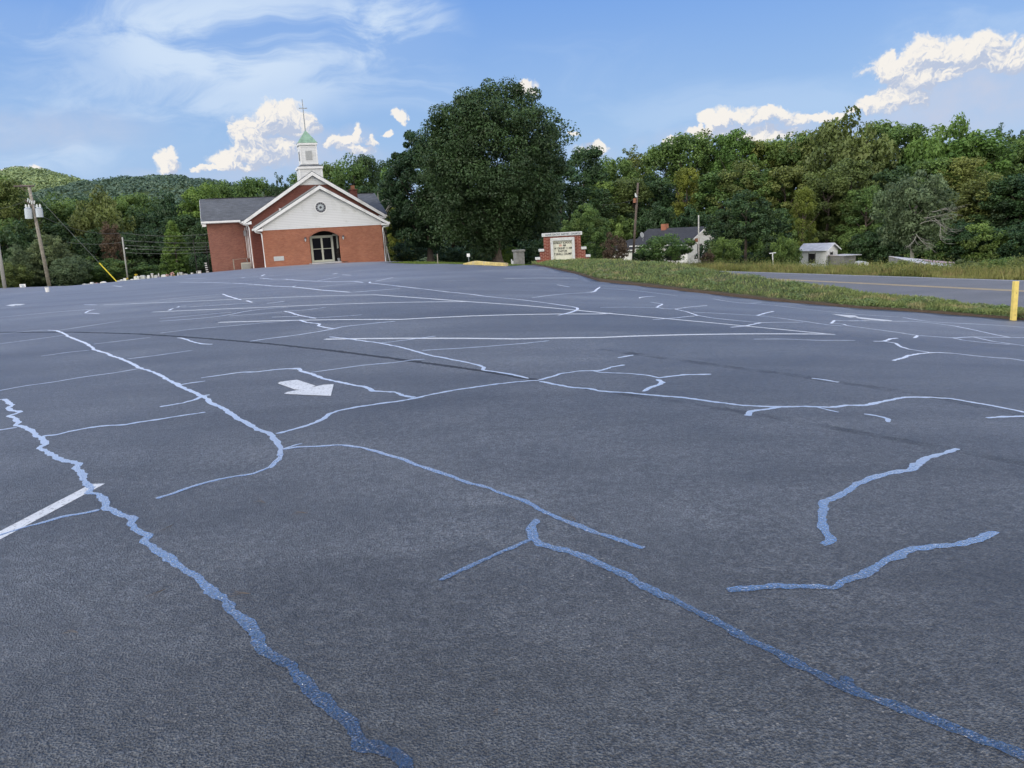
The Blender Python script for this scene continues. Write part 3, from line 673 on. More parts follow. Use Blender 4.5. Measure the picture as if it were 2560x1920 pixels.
# downspouts
def spout(pts): cpart(MB().tube(pts, .045, 6), 'downspout', M['white'])
spout([(-.62,-.22,2.88), (-.5,-.22,2.70), (-.12,-.09,2.62), (-.07,-.07,2.5), (-.07,-.07,-.1), (-.22,-.2,-.22)])
spout([(9.97,-.22,2.88), (9.85,-.2,2.70), (9.45,-.08,2.62), (9.42,-.07,2.5), (9.42,-.07,-.35), (9.5,-.2,-.45)])
spout([(-1.35,1.8,3.5), (-1.2,1.85,3.35), (-.92,1.9,3.25), (-.88,1.93,3.1), (-.88,1.93,-.4)])
spout([(-1.5,3.6,3.62), (-1.3,3.8,3.45), (-1.02,3.9,3.35), (-.96,3.92,3.1), (-.96,3.92,-.4)])
for x in (-1.06, -1.16): cpart(MB().tube([(x, 3.93, 3.2), (x, 3.93, .7)], .022, 6), 'conduit', M['white'])
cpart(MB().tube([(-1.36, 3.94, 2.2), (-1.3, 3.94, -.4)], .02, 6), 'conduit', M['rust'])
cpart(MB().box(-1.28, -1.04, 3.82, 3.995, 2.5, 2.95), 'electric_meter_box', M['steel'], bevel=.02); cpart(MB().tube([(-1.3,3.85,.7), (-1.12,3.85,-.1), (-1.4,3.7,-.5)], .04, 6), 'conduit', M['steel'])
# entrance recess
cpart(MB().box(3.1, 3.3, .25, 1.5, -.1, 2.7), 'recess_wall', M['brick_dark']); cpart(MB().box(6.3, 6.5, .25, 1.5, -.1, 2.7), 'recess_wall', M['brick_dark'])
cpart(MB().box(3.3, 6.3, 1.42, 1.5, .09, 2.7).box(3.3, 6.3, .25, 1.42, 2.64, 2.7), 'recess_back', M['void'])
cpart(MB().box(3.3, 6.3, .0, 1.42, -.6, .09), 'recess_floor', M['plaque'])
cpart(MB().box(3.25, 6.1, -.4, -.005, -.6, -.02), 'step', M['soldier'], bevel=.01)
DX0, DX1, DZ0, DZ1 = 3.67, 5.5, .095, 2.22; DM = (DX0+DX1)/2
fr = cpart(MB().box(DX0, DX0+.1, 1.28, 1.36, DZ0, DZ1).box(DX1-.1, DX1, 1.28, 1.36, DZ0, DZ1).box(DX0+.1, DX1-.1, 1.28, 1.36, DZ1-.12, DZ1), 'door_frame', M['offwhite'])
for s in (0, 1):
    a = DX0+.102+s*(DM-DX0-.1); b = a+(DM-DX0-.104)
    d = cpart(MB().box(a, a+.07, 1.30, 1.34, DZ0, DZ1-.122).box(b-.07, b, 1.30, 1.34, DZ0, DZ1-.122).box(a+.07, b-.07, 1.30, 1.34, DZ0, DZ0+.16).box(a+.07, b-.07, 1.30, 1.34, DZ1-.2, DZ1-.122).box(a+.07, b-.07, 1.30, 1.34, 1.13, 1.18), 'door', M['offwhite'])
    cpart(MB().box(a+.07, b-.07, 1.315, 1.325, DZ0+.16, 1.13).box(a+.07, b-.07, 1.315, 1.325, 1.18, DZ1-.2), 'pane', M['glass'], d)
    hx = b-.1 if s == 0 else a+.1
    cpart(MB().tube([(hx, 1.26, .85), (hx, 1.24, .95), (hx, 1.26, 1.05)], .012, 6), 'handle', M['steel'], d)
cpart(MB().box(5.78, 5.9, 1.28, 1.36, DZ0, 2.3).box(5.5, 5.78, 1.28, 1.36, 2.14, 2.3), 'sidelight_frame', M['offwhite'])
cpart(MB().box(4.0, 5.3, -.36, -.05, -.018, -.003), 'door_mat', M['tar'])
# round window
def disc(r0_, r1_, y, n=40, cx=4.62, cz=4.39):
    mb = MB(); vs = [(cx+r*math.cos(2*math.pi*k/n), y, cz+r*math.sin(2*math.pi*k/n)) for r in (r0_, r1_) for k in range(n)]
    if r0_ == 0: return mb.add(vs[n:], [tuple(range(n))])
    return mb.add(vs, [(k, (k+1)%n, n+(k+1)%n, n+k) for k in range(n)])
mb = disc(.40, .49, -.075); rwf = cpart(mb, 'round_window', M['white'])
cpart(disc(0, .41, -.05), 'dark_glass_ring', M['rose_dark'], rwf); cpart(disc(.10, .24, -.057), 'pale_glass_ring', M['rose_pale'], rwf)
mb = MB()
for k in range(12):
    a = 2*math.pi*k/12; c_, s_ = math.cos(a), math.sin(a)
    mb.add([(4.62+c_*.24-s_*.012, -.06, 4.39+s_*.24+c_*.012), (4.62+c_*.40-s_*.012, -.06, 4.39+s_*.40+c_*.012), (4.62+c_*.40+s_*.012, -.06, 4.39+s_*.40-c_*.012), (4.62+c_*.24+s_*.012, -.06, 4.39+s_*.24-c_*.012)], [(0,1,2,3)])
cpart(mb, 'glazing_bar', M['rose_pale'], rwf)
cpart(MB().box(.63, 1.40, -.03, -.002, .43, .78), 'date_stone', M['plaque'], bevel=.008)
for x in (3.18, 6.15):
    l = cpart(MB().box(x-.05, x+.05, -.03, -.002, 1.85, 2.1).tube([(x, -.02, 2.05), (x, -.12, 2.16), (x, -.17, 2.12)], .014, 6), 'wall_lantern', M['steel'])
    cpart(MB().lathe([(.03, 2.14), (.10, 2.06), (.10, 2.03)], x, -.17, 10), 'lantern_cap', M['rose_dark'], l)
    cpart(MB().lathe([(.075, 2.03), (.045, 1.86), (.02, 1.80)], x, -.17, 8), 'lantern_glass', M['rose_pale'], l)
# steeple
tx, ty = 4.55, 4.45
st_ = cpart(MB().box(tx-.93, tx+.93, ty-.93, ty+.93, 5.6, 7.68), 'steeple', M['siding'])
cpart(MB().box(tx-1.03, tx+1.03, ty-1.03, ty+1.03, 7.68, 7.86), 'cornice', M['white'], st_)
def frust(z0, w0, z1, w1):
    a = [(tx+sx*w0, ty+sy*w0, z0) for sx, sy in ((-1,-1),(1,-1),(1,1),(-1,1))]; b = [(tx+sx*w1, ty+sy*w1, z1) for sx, sy in ((-1,-1),(1,-1),(1,1),(-1,1))]
    return MB().add(a+b, [(0,1,5,4),(1,2,6,5),(2,3,7,6),(3,0,4,7),(0,3,2,1),(4,5,6,7)])
cpart(frust(7.865, 1.0, 8.06, .69), 'skirt_roof', M['roof'], st_)
cpart(MB().box(tx-.68, tx+.68, ty-.68, ty+.68, 8.0, 9.60), 'belfry', M['siding'], st_)
for sx in (-1, 1):
    for sy in (-1, 1): cpart(MB().box(tx+sx*.66-.05, tx+sx*.66+.05, ty+sy*.66-.05, ty+sy*.66+.05, 8.04, 9.6), 'corner_board', M['white'], st_); cpart(MB().box(tx+sx*.9-.06, tx+sx*.9+.06, ty+sy*.9-.06, ty+sy*.9+.06, 6.2, 7.675), 'corner_board', M['white'], st_)
cpart(MB().box(tx-.78, tx+.78, ty-.78, ty+.78, 9.6, 9.76), 'cornice', M['white'], st_)
cpart(frust(9.765, .8, 10.82, .03), 'copper_spire', M['copper'], st_)
mb = MB()
for k in range(9): mb.box(tx-.26, tx+.26, ty-.72, ty-.69, 8.42+k*.08, 8.47+k*.08)
cpart(mb.box(tx-.26, tx+.26, ty-.695, ty-.685, 8.4, 9.14), 'louver', M['plaque'], st_)
mb = MB()
for k in range(9): mb.box(tx-.72, tx-.69, ty-.26, ty+.26, 8.42+k*.08, 8.47+k*.08)
cpart(mb.box(tx-.695, tx-.685, ty-.26, ty+.26, 8.4, 9.14), 'louver', M['steel'], st_)
cpart(MB().tube([(tx, ty, 10.7), (tx, ty, 13.3)], [.05, .028], 8).box(tx-.33, tx+.33, ty-.025, ty+.025, 12.56, 12.62), 'cross', M['steel'], st_)
def cw(x, y, z=0):    # church local -> world
    return np.array([cp[0]+x*math.cos(A20)-y*math.sin(A20), cp[1]+x*math.sin(A20)+y*math.cos(A20), cp[2]+z])
# air conditioner, railing, stair
ac = empty('air_conditioner', cw(-1.4, 3.3, -.4), A20, 'beige air conditioning unit standing by the church wing wall', 'air conditioner')
MB().box(-.38, .38, -.34, .34, 0, .78).build('cabinet', M['ac'], ac, bevel=.03)
mb = MB()
for k in range(14): mb.box(-.33, .33, -.352, -.345, .08+k*.045, .10+k*.045)
mb.build('grille', M['steel'], ac); MB().lathe([(.28, .785), (.28, .80), (.1, .83)], 0, 0, 16).build('fan_guard', M['steel'], ac)
hr = empty('handrail', cw(-2.35, 2.9, -.4), A20, 'thin brown post and rail beside the air conditioning unit', 'handrail')
MB().box(-.04, .04, -.04, .04, 0, 1.12).build('post', M['wood'], hr); MB().tube([(0, 0, 1.08), (1.45, .3, 1.16)], .018, 6).build('rail', M['wood'], hr)
bs = empty('metal_stair', cw(-4.9, 9.5, -.5), A20, 'black metal stair with white steps at the left end of the church', 'stair')
mb = MB()
for x in (-.45, .55): mb.box(x-.03, x+.03, -.03, .03, -.5, 3.0 if x < 0 else 2.6)
mb.build('post', M['black'], bs)
for z in (.25, .45, .62, 1.5, 2.5, 2.95): MB().tube([(-.45, 0, z), (1.0, .4, z+.03)], .018, 6).build('rail', M['black'], bs)
for k in range(8): MB().box(.30-.012*k, .54-.02*k, -.3+.12*k, -.05+.12*k, -.45+.185*k, -.35+.185*k).build('step', M['white'], bs)
for dx in (5.95,):
    tp = empty('potted_bush', cw(dx-.15, .95, .09), A20, 'dark clipped potted bush beside the church door', 'potted plant')
    MB().lathe([(.10, 0), (.14, .22), (.15, .24)], 0, 0, 12).build('pot', M['plaque'], tp)
    mb = MB()
    for k, (z, r) in enumerate(((.42, .17), (.68, .15), (.92, .12))):
        mb.lathe([(r*.3, z-r), (r*.85, z-r*.5), (r, z), (r*.8, z+r*.6), (r*.25, z+r)], .02*(-1)**k, 0, 10)
    mb.build('foliage', M['bark_dark'], tp)
# ------------------------------------------------------------------ brick sign
sp_ = at(1408, 657, 36.0); sg = empty('church_sign', sp_, 0, 'stepped red brick sign with pale stone caps and white framed letter board', 'sign')
MB().box(-.86, .86, 0, .36, -.5, 1.24).box(-1.06, -.862, 0, .36, -.5, .57).box(.862, 1.06, 0, .36, -.5, .57).box(-1.24, -1.062, 0, .36, -.5, .20).box(1.062, 1.24, 0, .36, -.5, .20).build('brick_body', M['brick_sign'], sg)
cap = MB().box(-.93, .93, -.06, .42, 1.242, 1.40).build('cap_stone', M['concrete'], sg, bevel=.008)
for x0, x1, z in ((-1.11, -.865, .572), (.865, 1.11, .572), (-1.29, -1.065, .202), (1.065, 1.29, .202)): MB().box(x0, x1, -.05, .41, z, z+.115).build('cap_stone', M['concrete'], sg, bevel=.008)
bd = MB().box(-.56, -.44, -.09, -.003, -.3, 1.17).box(.44, .56, -.09, -.003, -.3, 1.17).box(-.44, .44, -.09, -.003, 1.03, 1.17).box(-.44, .44, -.09, -.003, -.3, .14).build('board_frame', M['concrete'], sg, bevel=.006)
face = MB().box(-.44, .44, -.02, -.004, .14, 1.03).build('letter_panel', M['sign_face'], sg)
mb = MB()
for z in (.22, .35, .48, .61, .74, .87, 1.0): mb.box(-.44, .44, -.024, -.02, z-.004, z)
mb.build('letter_track', M['offwhite'], face)
def lettering(body, x0, x1, z, h, y, mat, par, name='lettering', ext=.002):
    cu = bpy.data.curves.new(name, 'FONT'); cu.body = body; cu.size = 1.0; cu.extrude = 0; cu.offset = .018; cu.align_x = 'LEFT'
    o = bpy.data.objects.new(name, cu); C.objects.link(o); cu.materials.append(mat); bpy.context.view_layer.update()
    w = max(o.dimensions.x, .01); bb = [Vector(c_) for c_ in o.bound_box]; minx = min(b.x for b in bb); miny = min(b.y for b in bb); hh_ = max(b.y for b in bb)-miny
    me = bpy.data.meshes.new_from_object(o); bpy.data.objects.remove(o)
    co_ = np.empty(len(me.vertices)*3, np.float32); me.vertices.foreach_get('co', co_); co_ = co_.reshape(-1, 3)
    V_ = np.stack([x0+(co_[:, 0]-minx)/w*(x1-x0), np.full(len(co_), y), z+(co_[:, 1]-miny)/hh_*h], -1).astype(np.float32)
    me.vertices.foreach_set('co', V_.ravel()); me.update(); me.materials.clear(); me.materials.append(mat)
    o = bpy.data.objects.new(name, me); C.objects.link(o); o.parent = par; return o
lettering('OLIVE  GROVE  BAPTIST  CHURCH', -.79, .84, 1.275, .09, -.066, M['ink_grey'], cap)
lettering('SUNDAY SCHOOL', -.425, .43, .88, .10, -.028, M['ink'], face)
lettering('10', -.15, -.05, .755, .10, -.028, M['ink_red'], face); lettering('AM', .01, .15, .755, .10, -.028, M['ink'], face)
lettering('W ORSHIP 11 AM', -.40, .425, .625, .10, -.028, M['ink'], face); lettering('PASTOR', -.22, .21, .495, .10, -.028, M['ink'], face); lettering('T ERRILL CRUMP', -.42, .41, .36, .10, -.028, M['ink'], face)
# ------------------------------------------------------------------ small things around the lot
post = at(2533.5, 795, 16.5); pz = H(post[0], post[1]); top = at(2540, 700.5, 16.5)
py = empty('bollard', (post[0], post[1], post[2]-.02), 0, 'square yellow wooden post at the lot edge beside the road', 'post')
dx = top[0]-post[0]; hgt_ = top[2]-post[2]
mb = MB(); vs = [(sx*.048, sy*.048, -.3) for sx, sy in ((-1,-1),(1,-1),(1,1),(-1,1))]+[(dx+sx*.048, sy*.048, hgt_) for sx, sy in ((-1,-1),(1,-1),(1,1),(-1,1))]
mb.add(vs, [(0,3,2,1),(4,5,6,7),(0,1,5,4),(1,2,6,5),(2,3,7,6),(3,0,4,7)]).build('bollard_shaft', M['post_yel'], py, bevel=.008)
mb = MB()
for z in (.08, .56): mb.add([(dx*z/hgt_-.008, -.0495, z), (dx*z/hgt_+.008, -.0495, z), (dx*z/hgt_+.008, -.0495, z+.02), (dx*z/hgt_-.008, -.0495, z+.02)], [(0,1,2,3)])
mb.build('screw_head', M['rust'], py)
# kerb
K = [(1157,660.5,40.5),(1175,657.8,40.0),(1186,657.2,39.6),(1200,659,39.0),(1225,662,38.0),(1245,663.5,37),(1263,665.5,36.2)]
kb = [at(*k) for k in K]; ks = []; 
mb = MB(); vs = []
for i, p in enumerate(kb):
    z0 = p[2]; h_ = (.03, .07, .10, .11, .12, .13, .14)[i]; t_ = np.array(kb[min(i+1, 6)])-np.array(kb[max(i-1, 0)]); n_ = np.array([-t_[1], t_[0]]); n_ = n_/np.linalg.norm(n_)*.16
    q = p[:2]; zg = min(H(*q), z0)
    vs += [(q[0], q[1], zg-.2), (q[0]+.01, q[1]+.015, z0+h_-.02), (q[0]+n_[0]*.2, q[1]+n_[1]*.2, z0+h_), (q[0]+n_[0], q[1]+n_[1], z0+h_), (q[0]+n_[0], q[1]+n_[1], zg-.2)]
fs = [(i*5+k, (i+1)*5+k, (i+1)*5+k+1, i*5+k+1) for i in range(6) for k in range(4)]+[(0,1,2,3,4), (34,33,32,31,30)]
kerb = mb.add(vs, fs).build('kerb', M['curb_yel']); tag(kerb, 'faded yellow painted concrete kerb at the lawn corner', 'kerb')
# little white sign on thin post
p0 = at(1173, 656.5, 40.6); ms = empty('marker_sign', (p0[0], p0[1], p0[2]-.1), 0, 'small blank white square sign on a thin post behind the yellow kerb', 'sign')
MB().tube([(0, 0, -.2), (-.02, 0, .47)], .018, 8).build('post', M['steel'], ms); MB().box(-.10, .06, -.03, -.018, .40, .57).build('plate', M['white'], ms, bevel=.006)
# grave monument on the lawn
p0 = at(1298, 659, 46.0); mo = empty('stone_monument', p0, .35, 'weathered grey concrete block with a projecting top under the big tree', 'monument')
MB().box(-.27, .27, -.25, .25, -.4, .70).build('block', M['board'], mo, bevel=.02); MB().box(-.32, .32, -.30, .30, .70, .82).build('cap', M['board'], mo, bevel=.02)
p0 = at(1283, 657, 46.5); o = MB().box(-.12, .12, -.03, .03, -.1, .12).box(-.12, -.06, -.03, .03, .12, .22).build('fallen_plaque', M['white'], None, bevel=.005); o.location = p0; tag(o, 'small white broken plaque in the grass beside the grey monument', 'plaque')
# white pail on the lot
p0 = ground([(119, 730)])[0]; pl = empty('white_pail', p0, 0, 'small white bucket standing on the asphalt far to the left', 'bucket')
MB().lathe([(.08, 0), (.10, .22), (.105, .23)], 0, 0, 14).build('pail_body', M['white'], pl); MB().lathe([(.11, .232), (.11, .245)], 0, 0, 14).build('rim', M['plaque'], pl)
# sign behind far left lot edge
p0 = at(58, 722, 66); cs = empty('notice_sign', (p0[0], p0[1], p0[2]-.1), .1, 'low white sign with blue grey lettering near the transformer pole', 'sign')
MB().box(-.24, .24, -.02, .02, -.15, .50).build('sign_plate', M['white'], cs)
mb = MB()
for z, a, b in ((.36, -.16, .16), (.27, -.08, .17)): 
    for k in range(6): x = a+(b-a)*k/6; mb.box(x, x+.03, -.026, -.021, z, z+.06)
mb.box(-.10, .06, -.026, -.021, .05, .18).box(.1, .13, -.026, -.021, .05, .16); mb.build('lettering', M['ink_blue'], cs)
for (x, y, Y, hpx, lab, nm) in ((1094, 657, 47, 22, 'thin greenish wooden stake between the church and the big tree', 'wooden_stake'),):
    p0 = at(x, y, Y); p1 = at(x-.6, y-hpx, Y); o = MB().tube([p0-[0,0,.3], p1], .035, 6).build(nm, M['wood'], None); tag(o, lab, 'stake')
p0 = at(977, 658, 64); p1 = at(966, 616, 64); o = MB().tube([p0-[0,0,.3], p1], [.07, .05], 8).build('leaning_post', M['wood_grey'], None); tag(o, 'pale post leaning beside the right corner of the church', 'post')
# ------------------------------------------------------------------ gravestones
GS = [(20,45,432,'low','tiny pale gravestone at the far left end of the row'),(88,106,428,'low','second tiny gravestone from the left end'),(150,215,404,'round','low rounded pale gravestone with wide base near the left end'),
 (228,268,406,'low','low flat topped gravestone next to a taller square one'),(268,312,384,'flat','square gravestone left of the pink flowers'),(330,375,394,'round','small rounded gravestone with faded pink flowers'),(410,502,373,'round','broad rounded grey gravestone right of the red flowers'),
 (590,632,388,'low','dark low gravestone with a white top left of the guy wire'),(638,720,360,'flat','wide flat gravestone where the guy wire meets the ground'),(700,740,343,'round','small rounded gravestone just behind the guy wire stone'),
 (750,800,324,'flat','upright white gravestone with a yellow flower on top'),(812,850,350,'flat','short square gravestone right of the yellow flower'),(852,895,335,'round','low pale gravestone behind the short square one'),
 (902,972,292,'round','tall rounded gravestone topped with yellow flowers'),(985,1066,282,'round','wide grey gravestone at the middle of the row'),(978,1030,338,'low','low front gravestone at the middle of the row'),
 (1050,1085,340,'low','tiny square gravestone in front of the middle of the row'),(1085,1132,306,'flat','short pale block gravestone left of the tall column'),(1095,1130,280,'round','small rounded gravestone peeping behind the short block'),
 (1140,1188,256,'column','tallest white column gravestone with flared foot'),(1196,1245,278,'round','rounded gravestone with greenish wreath right of the tall column'),(1245,1270,246,'obelisk','slim white obelisk with violet flowers at its foot'),
 (1295,1362,272,'round','wide grey gravestone right of the violet flowers'),(1366,1410,280,'flat','small gravestone carrying a pale round bouquet'),(1410,1466,288,'round','low gravestone under the pink bouquet'),
 (1520,1560,240,'obelisk','stepped narrow gravestone with pointed top left of two pale slabs'),(1563,1610,238,'flat','upright pale slab next to the stepped narrow stone'),(1614,1682,258,'round','broad low white gravestone with arched top near the church'),
 (1734,1760,244,'flat','thin lone upright gravestone near the church'),(1780,1802,258,'low','small lone gravestone close to the carved stone'),(1815,1880,216,'flat','pale upright gravestone with a dark carving nearest the church')]
gi = 0
for x0, x1, yt, ty_, lab in GS:
    X0, X1 = 180+x0/5.821, 180+x1/5.821; PY = 640+yt/5.821; front = (yt > 330 and x0 > 640) or x0 < 640
    Yd = 70.2+(0 if (lab.startswith('low front') or 'front' in lab) else 1.5)+.5*((gi*37) % 5)/5; gi += 1
    a = at(X0, PY, Yd); b = at(X1, PY, Yd); w = (b[0]-a[0]); cx_ = (a[0]+b[0])/2; zt = max(a[2], b[2]); zb = min(H(cx_, Yd), zt-.5); h = zt-zb
    g_ = empty('gravestone', (cx_, Yd, zb-.1), random.uniform(-.2, .1), lab, 'gravestone', 'gravestones along the far edge of the lot')
    mat = M['stone_w'] if gi % 3 else M['stone_g']; h += .1
    MB().box(-w*.62, w*.62, -.2, .2, -.1, .18).build('base', M['stone_g'], g_, bevel=.015)
    mb = MB(); d_ = .10
    if ty_ in ('flat', 'low'): mb.box(-w/2, w/2, -d_, d_, .18, h)
    elif ty_ == 'round': mb.prism_y([(-w/2, .18), (w/2, .18)]+[(w/2*math.cos(math.pi*k/10), h-w*.22+w*.22*math.sin(math.pi*k/10)) for k in range(11)], -d_, d_)
    elif ty_ == 'column': mb.lathe([(w*.5, .18), (w*.36, .4), (w*.33, h-.12), (w*.45, h-.08), (w*.45, h)], 0, 0, 4)
    else: mb.lathe([(w*.6, .18), (w*.6, h*.5), (w*.42, h*.52), (w*.34, h-.12), (.01, h)], 0, 0, 4)
    mb.build('slab' if ty_ in ('flat', 'low', 'round') else 'shaft', mat, g_, bevel=.012)
def flowers(X, Yp, r, mat, lab, Yd=70.8):
    p = at(180+X/5.821, 640+Yp/5.821, Yd); rs = random.Random(int(X)); mb = MB()
    for k in range(26):
        q = Vector((rs.gauss(0, 1), rs.gauss(0, 1), rs.gauss(0, .7))).normalized()*r*rs.uniform(.5, 1); s_ = r*.28
        mb.lathe([(.01, q.z-s_*.5), (s_, q.z), (s_*.6, q.z+s_*.5)], q.x, q.y, 6)
    e = empty('flower_bouquet', p, 0, lab, 'flowers', 'bouquets on the graves'); mb.build('blooms', mat, e)
    zb = H(p[0], p[1]); MB().tube([(0, 0, 0), (0, 0, min(-.1, -.25))], .03, 6).build('stems', M['lawn_'] if 'lawn_' in M else M['copper'], e)
for a in ((930,275,.13,M['flower_y'],'yellow flowers on top of the tall rounded gravestone'),(798,330,.12,M['flower_y'],'yellow flower on the upright white gravestone'),(398,400,.09,M['rust'],'red flowers beside the broad rounded gravestone'),
          (352,398,.09,M['flower_p'],'faded pink flowers on the small rounded gravestone'),(1266,325,.16,M['flower_v'],'violet flowers at the foot of the slim obelisk'),(1390,277,.16,M['flower_p'],'pale round bouquet on a small gravestone'),
          (1458,262,.20,M['flower_p'],'large pink bouquet above the low gravestone'),(1482,294,.12,M['flower_y'],'yellow flowers just below the large pink bouquet')): flowers(*a)
# ------------------------------------------------------------------ poles and wires
def vec(p): return Vector([float(x) for x in p])
def pole_thing(name, b, tpt, r0_, r1_, mat, lab, cat='utility pole'):
    e = empty(name, b, 0, lab, cat); tv = vec(tpt)-vec(b); MB().tube([tv*(-.06), tv*.5, tv], [r0_, (r0_+r1_)/2, r1_], 12).build('pole', mat, e, smooth=True); return e, tv
b = at(124, 717, 71); tpt = at(72, 464, 71); up_, tv = pole_thing('utility_pole', b, tpt, .17, .12, M['wood'], 'tall wooden utility pole carrying grey transformers and a crossarm')
def rel(px_, py_, dy=0): return vec(at(px_, py_, 71+dy))-vec(b)
l_, r_ = rel(36, 465), rel(86, 465.5)
MB().tube([rel(35,466,.4), rel(86,465,-.3)], .07, 4).tube([rel(50,463,.4), rel(86,465,.2)], .05, 4).build('crossarm', M['wood_brown'], up_)
MB().tube([rel(51,467,-.1), rel(66,479,-.1)], .03, 4).tube([rel(80,468,.1), rel(70,479,.1)], .03, 4).build('brace', M['wood_brown'], up_)
MB().tube([rel(62,499,-.3), rel(78,515,-.3)], .05, 4).build('crossarm', M['wood_brown'], up_)
for (x0, x1, y0, y1, dy) in ((63, 79, 522, 547, -.25), (84, 91, 523, 538, .3), (90.5, 106, 521.5, 543, -.1)):
    c0, c1 = rel((x0+x1)/2-1, y0, dy), rel((x0+x1)/2+1.5, y1, dy); rr = (x1-x0)/2*71/1900
    tb = MB().tube([c0, c0+(c1-c0)*.5, c1], rr, 16).tube([c0+Vector((0,0,.02)), c0+Vector((0,0,.1))], [rr*1.03, rr*.6], 16).build('transformer', M['can'], up_)
    for dx_ in (-.14, .14) if x1-x0 > 10 else (0,): MB().tube([c0+Vector((dx_, 0, .08)), c0+Vector((dx_, 0, .22)), c0+Vector((dx_, 0, .40))], [.07, .10, .04], 8).build('bushing', M['ceramic'], tb)
for k, (x, y) in enumerate(((69, 496), (74, 499), (79, 502), (85, 502))): MB().tube([rel(x, y+8, -.3), rel(x+1.5, y, -.3)], [.05, .06], 8).build('insulator', M['ceramic'], up_)
gw0 = vec(at(90, 488, 71)); gw1 = vec(at(290, 702, 70)); e = empty('guy_wire', gw1, 0, 'slanting steel guy wire with a yellow guard at its lower end', 'guy wire')
dd_ = gw0-gw1; MB().tube([dd_, dd_*.205], .014, 6).build('wire', M['wire'], e); MB().tube([dd_*.21, dd_*(-.03)], .045, 8).build('guard', M['guard'], e)
b2 = at(12.5, 722, 64); t2 = at(-13, 560, 64); t2 = vec(b2)+(vec(t2)-vec(b2))*1.4
pole_thing('wooden_pole', b2, t2, .145, .11, M['wood_grey'], 'bleached wooden pole cut by the left edge of the view')
b = at(320, 700, 77); tpt = at(305.6, 593, 77); e3, _t = pole_thing('slender_pole', b, tpt, .08, .065, M['wood_grey'], 'slender grey pole behind the gravestones', 'pole'); q = vec(at(313.5, 621, 76.8))-vec(b); MB().tube([q, q+Vector((.18, 0, 0))], .06, 8).build('insulator', M['ceramic'], e3)
b = at(1581.5, 662, 85); tpt = at(1595, 457, 85); e4, _t = pole_thing('utility_pole', b, tpt, .14, .11, M['wood_brown'], 'brown utility pole with a rusty transformer standing before the white house')
def rel4(x, y, dy=0): return vec(at(x, y, 85+dy))-vec(b)
MB().tube([rel4(1587, 496, -.2), rel4(1586.5, 507, -.2)], [.16, .17], 12).build('transformer', M['rust'], e4); MB().tube([rel4(1589, 489, -.2), rel4(1588.5, 483, -.2)], [.10, .06], 8).build('bushing', M['ceramic'], e4); MB().tube([rel4(1590.5, 493, -.25), rel4(1590.5, 489, -.25)], .12, 8).build('fuse_cutout', M['can'], e4)
b = at(1747, 690, 78); tpt = at(1746.5, 538, 78); pole_thing('slender_pole', b, tpt, .085, .065, M['wood_grey'], 'pale bare pole at the right end of the white house', 'pole')
tc = at(1932.5, 650, 70); e5 = empty('clothesline_post', tc, 0, 'white T shaped clothesline post in the tall grass', 'clothesline post'); MB().tube([(0, 0, -.5), (-.05, 0, .62)], .045, 6).build('post', M['white'], e5); MB().tube([(-.35, 0, .6), (.26, 0, .64)], .04, 4).build('crossbar', M['white'], e5)
def wire(lab, a, c_, sag=.3, r=.022, mat='wire', name='power_line'):
    a, c_ = vec(a), vec(c_); P_ = [a.lerp(c_, k/14)+Vector((0, 0, -sag*4*(k/14)*(1-k/14))) for k in range(15)]; o = MB().tube(P_, r*.55, 5).build(name, M[mat], None); tag(o, lab, 'wire')
wire('upper overhead wire sagging from the transformer pole to the slender pole', at(103, 540, 71), at(306, 582, 77), .6, .02); wire('overhead wire running behind the church wing above the lower lines', at(306, 582, 77), at(530, 583, 74), .3, .02)
for k, (ya, yb) in enumerate(((600, 606), (612.5, 616), (621, 622), (631.5, 629))): wire(('highest', 'second', 'third', 'lowest')[k]+' of the four parallel wires from the slender pole towards the church', at(306+k*3, ya, 77), at(535, yb, 73), .15, .022)
wire('left span of wire reaching the slender pole through the dark trees', at(170, 606, 78), at(308, 605, 77), .2, .018)
wire('dark service cable running to the corner of the church wing', at(309, 602, 77), cw(-1.45, 3.75, 3.35), .5, .02, 'wire_dark', 'service_cable')
wire('thin wire crossing in front of the leafy shrub to the brown pole', at(1500, 512, 88), at(1590, 497, 85), .2, .015); wire('thin wire leaving the transformer pole towards the left', at(-40, 520, 66), at(66, 500, 71), .3, .016)
# ------------------------------------------------------------------ old white house
hp = at(1719, 655, 95); hz = hp[2]; rh = math.radians(-47.5)
hs = empty('old_house', hp, rh, 'abandoned white clapboard house with dark roof and brick chimney half hidden by bushes', 'house')
# local x runs along the front towards the gable corner (0 at the corner, negative to the left), y goes back
MB().box(-8.2, 0, 0, 7, -1, 2.35).build('wall', M['siding_old'], hs)
mb = MB(); mb.prism_x([(0, 2.352), (7, 2.352), (3.5, 4.0)], -.2, -.002); mb.build('gable_wall', M['siding_old'], hs)
mb = MB(); mb.prism_x([(-.5, 2.12), (3.5, 4.05), (7.5, 2.12), (7.5, 2.24), (3.5, 4.2), (-.5, 2.24)], -8.6, .35); rf = mb.build('roof', M['roof_dark'], hs)
MB().prism_x([(-.52, 2.02), (3.5, 3.95), (3.5, 4.12), (-.52, 2.19)], .36, .4).build('rake_board', M['white'], rf)
MB().box(-8.6, .3, -.56, -.5, 2.06, 2.2).build('fascia', M['white'], hs)
ck = MB().box(-6.1, -5.4, 3.0, 3.7, 3.6, 4.75).build('chimney', M['brick'], rf)
MB().box(-13.2, -8.22, .8, 6, -1, 1.6).build('side_room', M['siding_old'], hs)
MB().add([(-13.7,.3,1.62),(-8.2,.3,1.62),(-8.2,3.4,2.95),(-11.6,3.4,2.95),(-13.7,6.5,1.62),(-8.2,6.5,1.62)], [(0,1,2,3),(0,3,4),(3,2,5,4)]).build('low_roof', M['roof_dark'], hs)
